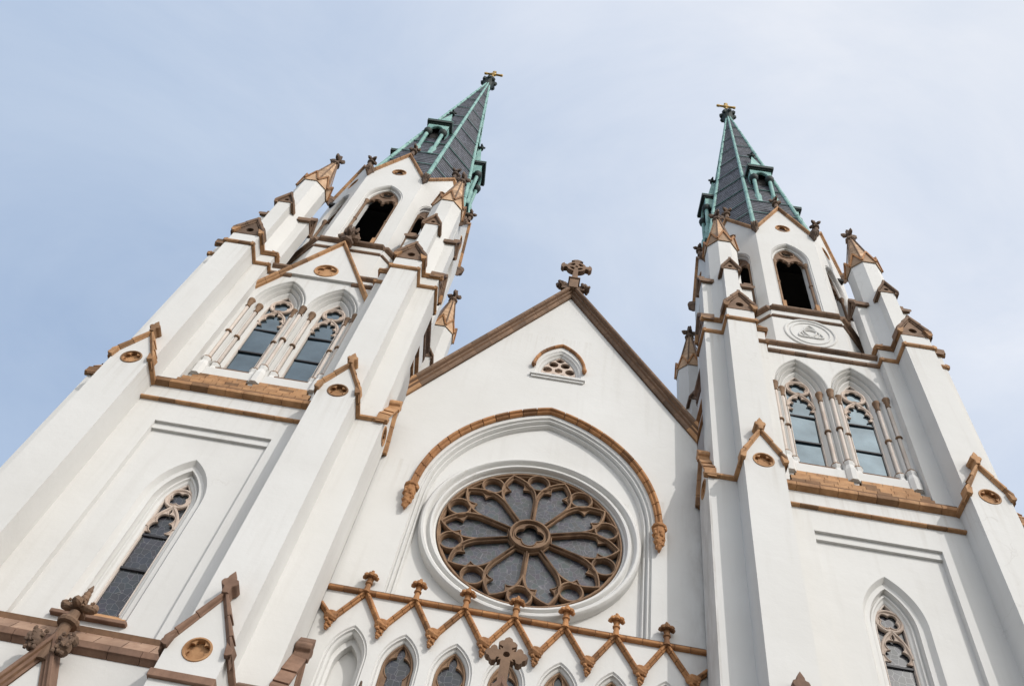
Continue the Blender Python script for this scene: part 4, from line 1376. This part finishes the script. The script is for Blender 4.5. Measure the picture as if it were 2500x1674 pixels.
# ---------------------------------------------------------------- spires (each built in its place)
def spire(cx, lean):
    LY, AZ = 1.25, 1.9          # the spire stands a little behind the octagon's axis
    apex = Vector((lean, LY, 70.7))
    zb, ap = 29.6, 4.28
    base = [Vector((x, y, zb)) for x, y in octo(ap)]
    rows = 62
    fmesh = []
    root = part('spire', M().frustum(octo(ap - 0.25), zb, [(lean + 0.03 * cos(pi / 8 + i * pi / 4), LY + 0.03 * sin(pi / 8 + i * pi / 4)) for i in range(8)], 69.8), 'slate', (cx, YO, 0))
    bands = [33.6, 36.6, 39.8, 43.2, 46.8, 50.6, 54.6, 58.8, 63.2]
    for i in range(8):
        a, b = base[i], base[(i + 1) % 8]
        nrm = ((b - a).cross(apex - a)).normalized()
        if nrm.dot((a + b) / 2 - Vector((0, 0, zb))) < 0:
            nrm = -nrm
        m = M()
        m.uv = []
        nr = 96
        slope = (apex - (a + b) / 2).length
        ex = (b - a).normalized()
        for r in range(nr):
            t0, t1 = r / nr, min(1.0, (r + 1.12) / nr)
            q = [a.lerp(apex, t0) + nrm * 0.032, b.lerp(apex, t0) + nrm * 0.032, b.lerp(apex, t1) + nrm * 0.008, a.lerp(apex, t1) + nrm * 0.008, a.lerp(apex, t0) - nrm * 0.02, b.lerp(apex, t0) - nrm * 0.02]
            n0 = len(m.v)
            m.v += [tuple(p) for p in q]
            for p in q:
                rel = p - a
                m.uv.append((rel.dot(ex) + i * 1.37, (r + 0.5) * 0.23))
            m.f += [(n0, n0 + 1, n0 + 2, n0 + 3), (n0 + 4, n0 + 5, n0 + 1, n0)]
        # recompute uv so that the slates of a course sit in one row of the pattern
        sf = sub('slate_face', m, 'slate', root)
        # copper bands
        for z in bands:
            t = (z - zb) / (apex.z - zb)
            p, q = a.lerp(apex, t) + nrm * 0.06, b.lerp(apex, t) + nrm * 0.06
            dn = ((apex - (a + b) / 2).normalized()) * 0.05
            sub('copper_band', M().loft([[tuple(s_ - dn), tuple(s_ - dn + nrm * 0.05), tuple(s_ + dn + nrm * 0.05), tuple(s_ + dn)] for s_ in (p, q)], closed=True, ends=True), 'patina', root)
        # hip roll
        d = (apex - a).normalized()
        rad = Vector((a.x, a.y, 0)).normalized()
        tg = d.cross(rad).normalized()
        rr = d.cross(tg).normalized()
        if rr.dot(rad) < 0:
            rr = -rr
        hp_ = M()
        nseg = 9
        for j in range(nseg):
            p, q = a.lerp(apex, j / nseg * 0.985), a.lerp(apex, (j + 0.985) / nseg * 0.985)
            w0 = 0.145 - 0.055 * j / nseg
            w1 = 0.145 - 0.055 * (j + 1) / nseg
            hp_.loft([[tuple(c + tg * (w * cos(g)) + rr * (w * sin(g) + 0.02)) for g in [radians(x_) for x_ in (-30, 10, 50, 90, 130, 170, 210)]] for c, w in ((p, w0 + 0.012), (q, w1))], closed=True, ends=True)
        sub('hip_roll', hp_, 'copper', root, smooth=True)
    # lucarnes on the four main faces
    lm = {}
    for k in range(4):
        rot = k * pi / 2
        lu = part('lucarne', M().box(-0.98, 0.98, -3.86, -2.10, 43.42, 43.74).box(-0.88, 0.88, -3.72, -2.10, 43.28, 43.42), 'bronze', (cx, YO + 0.45, 0), rot) if not lm else dup(lm['l'], ROOT, (cx, YO + 0.45, 0), rot)
        if lm:
            continue
        lm['l'] = lu
        sub('canopy_roof', M().add([(-0.66, -3.42, 43.78), (0.66, -3.42, 43.78), (0.66, -2.00, 43.78), (-0.66, -2.00, 43.78), (0, -2.65, 49.0)], [(0, 1, 4), (1, 2, 4), (2, 3, 4), (3, 0, 4), (0, 3, 2, 1)]), 'copper', lu)
        sub('roof_edge', M().box(-1.0, 1.0, -3.88, -2.10, 43.74, 43.80), 'copper', lu)
        fr = arch(0.52, 0.70, 42.2, 41.75, 0.0, 10)
        sub('arch_panel', M().plate([(-0.80, 41.75), (-0.52, 41.75)] + fr[1:-1] + [(0.52, 41.75), (0.80, 41.75), (0.80, 43.32), (-0.80, 43.32)], [], -3.62, -3.46).sweep(fr, barprof(0.07, -3.70, -3.50)), 'copper', lu)
        for sx in (-1, 1):
            sub('side_panel', M().add([(sx * 0.80, -3.60, 43.3), (sx * 0.80, -3.60, 41.8), (sx * 0.80, -3.30, 41.8), (sx * 0.80, -2.80, 41.0), (sx * 0.80, -2.60, 43.3), (sx * 0.74, -3.60, 43.3), (sx * 0.74, -3.60, 41.8), (sx * 0.74, -3.30, 41.8), (sx * 0.74, -2.80, 41.0), (sx * 0.74, -2.60, 43.3)], [(0, 1, 2, 3, 4), (9, 8, 7, 6, 5), (0, 5, 6, 1), (1, 6, 7, 2), (2, 7, 8, 3)]), 'copper', lu)
            sub('column', M().lathe([(0.15, 38.6), (0.15, 41.55)], 10, (sx * 0.58, -3.52)), 'copper', lu, smooth=True)
            sub('capital', M().lathe([(0.17, 41.35), (0.30, 41.5), (0.24, 41.6), (0.34, 41.8), (0.34, 41.95)], 10, (sx * 0.58, -3.52)), 'bronze', lu, smooth=True)
            sub('column_base', M().frustum(octo(0.28, sx * 0.58, -3.54), 35.9, octo(0.28, sx * 0.58, -3.54), 37.2).frustum(octo(0.25, sx * 0.58, -3.52), 37.2, octo(0.25, sx * 0.58, -3.52), 38.3).frustum(octo(0.25, sx * 0.58, -3.52), 38.3, octo(0.15, sx * 0.58, -3.52), 38.6), 'copper', lu)
            sub('cheek', M().box(min(sx * 0.52, sx * 0.68), max(sx * 0.52, sx * 0.68), -3.40, -3.00, 37.6, 40.4), 'copper', lu)
        sub('void', M().box(-0.72, 0.72, -3.15, -2.40, 39.2, 43.3), 'black', lu)  # solid near-black box stands in for shade inside the canopy
        for j in range(6):
            z = 37.0 + j * 0.42
            sub('louvre', M().box(-0.6, 0.6, -3.50 + j * 0.03, -3.10 + j * 0.03, z, z + 0.06), 'slate', lu)
        sub('threshold', M().box(-0.9, 0.9, -3.90, -3.40, 35.7, 35.9), 'copper', lu)
        sub('finial', fleuron(M(), 0, 0.34, 0.8, 61), 'bronze', lu).location = Vector((0, -S * 2.65, S * 48.9))
        # copies use this mesh via dup
    # crown and gilded cross
    sub('spire_crown', M().lathe([(0.30, 68.2), (0.42, 68.4), (0.38, 68.8), (0.52, 69.2), (0.72, 69.6), (0.66, 70.0), (0.42, 70.3), (0.46, 70.8), (0.22, 71.3)], 12, (lean, LY)), 'bronze', root)
    lf = M()
    for i in range(8):
        a = i * pi / 4
        lf.blob((lean + 0.64 * cos(a), LY + 0.64 * sin(a), 69.7), (0.24, 0.24, 0.32), 200 + i, 7, 5)
        lf.blob((lean + 0.36 * cos(a + .4), LY + 0.36 * sin(a + .4), 70.8), (0.18, 0.18, 0.26), 220 + i, 7, 5)
    sub('crown_leaf', lf, 'bronze', root)
    gcx = M()
    w_ = 0.10
    zc = 73.0
    o = [(-w_, 71.0), (w_, 71.0), (w_, zc - w_), (0.68, zc - w_), (0.72, zc - 0.2), (0.95, zc - 0.18), (1.02, zc), (0.95, zc + 0.18), (0.72, zc + 0.2), (0.68, zc + w_), (w_, zc + w_), (w_, zc + 0.7), (0.2, zc + 0.74), (0.18, zc + 0.95), (0, zc + 1.02)]
    o = o + [(-x, z) for x, z in reversed(o[2:-1])]
    gcx.plate([(lean + x, z) for x, z in o], [], LY - 0.10, LY + 0.10)
    gcx.plate(circle(lean, zc, 0.26, 16), [], LY - 0.15, LY + 0.15)
    sub('gilded_cross', gcx, 'gold', root, bev=0.02)
    return root


spire(T, 0.0)
spire(-T, 0.0)

# ---------------------------------------------------------------- left tower: front gable; right tower: knot medallion
lg = part('tower_gable', M().plate([(-1.86, 13.9), (1.86, 13.9), (0, 17.55)], [circle(0, 14.62, 0.60, 32)], WY - 0.16, WY + 0.6), 'stucco', (-T, 0, 0), label='steep white gable over the paired windows of the left tower')
lcp = [(0.0, 0.0), (0.05, 0.0), (0.08, 0.05), (0.17, 0.07), (0.21, 0.11), (0.21, 0.19), (-0.5, 0.22), (-0.5, 0.0)]
for sx in (-1, 1):
    stones(lg, 'coping_stone', (sx * 2.80, WY - 0.10, 12.05), (0, WY - 0.10, 17.55), (0, -1, 0), lcp, 7, 'buff', (1, 0, 0), (1, 0, 0), core=False, seed=33 + sx)
sub('roundel', M().sweep(circle(0, 14.62, 0.57, 32), barprof(0.06, WY - 0.20, WY - 0.05), True), 'buff', lg, smooth=True)
sub('foil', M().plate(circle(0, 14.62, 0.58, 32), [foil(0, 14.62, 0.50, 5, pi / 2, 0.62)], WY - 0.13, WY - 0.08).plate(circle(0, 14.62, 0.59, 24), [], WY - 0.04, WY - 0.02), 'buff', lg)
fm2 = fleuron(M(), 0, 0.62, 1.5, 77)
for i in range(10):
    a = 2 * pi * i / 10
    fm2.blob((0.36 * cos(a), 0.36 * sin(a), 0.95 + 0.2 * (i % 2)), (0.1, 0.1, 0.3), 300 + i, 6, 4)
sub('finial', fm2, 'dark', lg).location = Vector((0, S * (WY - 0.1), S * 18.15))

for side in (-1, 1):
    ws = part('wall_string', M().box(-2.7, -2.69, WY, WY + 0.1, 14, 14.1), 'mortar', (side * T, 0, 0))
    segs = [(-2.77, 2.77)] if side > 0 else [(-2.77, -1.55), (1.55, 2.77)]
    for a, b in segs:
        stones(ws, 'string_stone', (a, WY, 13.72), (b, WY, 13.72), (0, -1, 0), [(-0.05, 0), (0.05, 0.0), (0.13, 0.08), (0.13, 0.22), (-0.05, 0.32)], 8 if side > 0 else 2, 'brown', core=False, seed=2)
        stones(ws, 'string_stone', (a, WY, 14.40), (b, WY, 14.40), (0, -1, 0), [(-0.2, 0), (0.03, 0.0), (0.10, 0.07), (0.14, 0.09), (0.18, 0.15), (0.18, 0.26), (-0.4, 0.44)], 8 if side > 0 else 2, 'brown', core=False, seed=3)

DY = YO - 4.5
md = part('knot_medallion', M().sweep(circle(0, 17.0, 1.28, 48), barprof(0.07, DY - 0.07, DY + 0.03), True).sweep(circle(0, 17.0, 1.0, 48), barprof(0.05, DY - 0.05, DY + 0.03), True), 'stucco', (T, 0, 0), smooth=True, label='round white medallion with interlaced knot on the right tower')
kn = M()
for k in range(3):
    a = -pi / 2 + k * 2 * pi / 3
    c_ = (0.36 * cos(a), 17.0 + 0.36 * sin(a))
    kn.sweep([(c_[0] + 0.62 * cos(a + radians(90 + 180 * i / 20)), c_[1] + 0.62 * sin(a + radians(90 + 180 * i / 20))) for i in range(21)], barprof(0.045, DY - 0.07, DY + 0.03))
kn.sweep(circle(0, 17.0, 0.44, 32), barprof(0.04, DY - 0.06, DY + 0.03), True)
sub('knot', kn, 'stucco', md, smooth=True)

# ---------------------------------------------------------------- portal gables and the porch cross at the bottom edge
for side in (-1, 1):
    pg = part('portal_gable', M().plate([(-2.6, -28.1), (-1.7, -28.1), (-1.7, -18), (1.7, -18), (1.7, -28.1), (2.6, -28.1), (2.6, -16.6), (0, -10.65), (-2.6, -16.6)], [], -2.3, -1.8), 'stucco', (side * T, 0, 0), label='brownstone gable with carved cross finial in front of the left tower' if side < 0 else None)
    pcp = [(0.0, 0.0), (0.05, 0.0), (0.07, 0.08), (0.14, 0.12), (0.16, 0.21), (0.23, 0.24), (0.25, 0.33), (-0.4, 0.36), (-0.4, 0.0)]
    for sx in (-1, 1):
        stones(pg, 'coping_stone', (sx * 2.75, -2.3, -16.85), (0, -2.3, -10.65), (0, -1, 0), pcp, 5, 'red', (1, 0, 0), (1, 0, 0), core=True, seed=44 + sx)
        cb = M()
        cb.blob((sx * 0.42, -2.45, -10.25), (0.22, 0.24, 0.30), 120, 9, 6, 0.2)
        cb.blob((sx * 0.52, -2.45, -10.0), (0.17, 0.2, 0.17), 121, 8, 5, 0.2)
        rn = random.Random(9)
        for i in range(16):
            cb.blob((sx * (0.40 + rn.uniform(-0.2, 0.24)), -2.62 + rn.uniform(-0.05, 0.12), -10.2 + rn.uniform(-0.4, 0.36)), (0.065, 0.065, 0.08), 130 + i, 6, 4)
        sub('crocket', cb, 'dark', pg)
    ff = M().lathe([(0.20, -10.7), (0.17, -9.6), (0.17, -9.45), (0.30, -9.42), (0.33, -9.34), (0.30, -9.26), (0.18, -9.22), (0.15, -8.95)], 12, (0, -2.3))
    for sx in (-1, 1):
        ff.blob((sx * 0.30, -2.3, -8.78), (0.24, 0.16, 0.14), 140 + sx, 9, 6, 0.14)
        ff.blob((sx * 0.44, -2.3, -8.74), (0.13, 0.15, 0.14), 142 + sx, 8, 5, 0.14)
        ff.blob((0, -2.3 + sx * 0.28, -8.78), (0.15, 0.22, 0.14), 144 + sx, 8, 5, 0.14)
    for i in range(9):
        z = -8.72 + i * 0.085
        r_ = 0.17 * (1 - i / 11)
        ff.blob((0, -2.3, z), (r_ + 0.02 * (i % 2), r_ + 0.02 * (i % 2), 0.12), 150 + i, 9, 5, 0.16)
    for i in range(20):
        rn = random.Random(i + 5)
        a = rn.uniform(0, 2 * pi)
        ff.blob((0.42 * cos(a), -2.3 + 0.2 * sin(a), -8.68 + rn.uniform(-0.1, 0.08)), (0.05, 0.05, 0.05), 160 + i, 6, 4)
    sub('cross_finial', ff, 'brown', pg)
pc = part('porch_gable', M().plate([(-4.2, -28.1), (-2.6, -28.1), (-2.6, -18), (2.6, -18), (2.6, -28.1), (4.2, -28.1), (4.2, -16.4), (0, -9.9), (-4.2, -16.4)], [], -2.9, -0.002), 'stucco')
for sx in (-1, 1):
    stones(pc, 'coping_stone', (sx * 4.3, -2.9, -16.55), (0, -2.9, -9.9), (0, -1, 0), [(0.0, 0.0), (0.06, 0.0), (0.16, 0.14), (0.28, 0.3), (0.28, 0.42), (-0.4, 0.46), (-0.4, 0.0)], 6, 'red', (1, 0, 0), (1, 0, 0), seed=54 + sx)
ZC = -8.22
oc = []
lob = [(0.13, 0.18), (0.13, 0.26), (0.24, 0.30), (0.27, 0.39), (0.20, 0.46), (0.13, 0.48), (0.10, 0.56), (0.0, 0.62)]
quad = [(0.13, 0.0)]
arm = [(a, b) for a, b in lob] + [(-a, b) for a, b in reversed(lob[:-1])]
cpts = []
for k in range(4):
    a = -k * pi / 2
    for x, z in reversed(arm):
        cpts.append((x * cos(a) - z * sin(a), ZC + x * sin(a) + z * cos(a)))
foot = len(arm) * 2
cpts2 = []
for k in range(4):
    a = -k * pi / 2
    seq = [(x * cos(a) - z * sin(a), ZC + x * sin(a) + z * cos(a)) for x, z in reversed(arm)]
    if k == 2:
        seq = [(0.14, ZC - 0.18), (0.14, -9.3), (-0.14, -9.3), (-0.14, ZC - 0.18)]
    cpts2 += seq
    b = a - pi / 4
    cpts2.append((0.33 * cos(b + pi / 2), ZC + 0.33 * sin(b + pi / 2)))
px = part('porch_cross', M().plate(cpts2, [circle(0, ZC, 0.10, 14)], -0.13, 0.13), 'brown', (0, -2.8, 0), bev=0.012, label='dark brownstone cross with lobed arms on the porch gable')
sub('cross_base', M().box(-0.22, 0.22, -0.2, 0.2, -9.6, -9.3).box(-0.28, 0.28, -0.26, 0.26, -9.42, -9.34).box(-0.3, 0.3, -0.3, 0.3, -10.2, -9.6), 'red', px, bev=0.015)
pp = part('porch_pinnacle', M().frustum(octo(0.3), -14, octo(0.3), -11.4).frustum(octo(0.3), -11.4, octo(0.06), -10.3), 'stucco', (-3.74, -2.8, 0))
sub('finial', fleuron(M(), -10.4, 0.16, 0.55, 88), 'dark', pp)
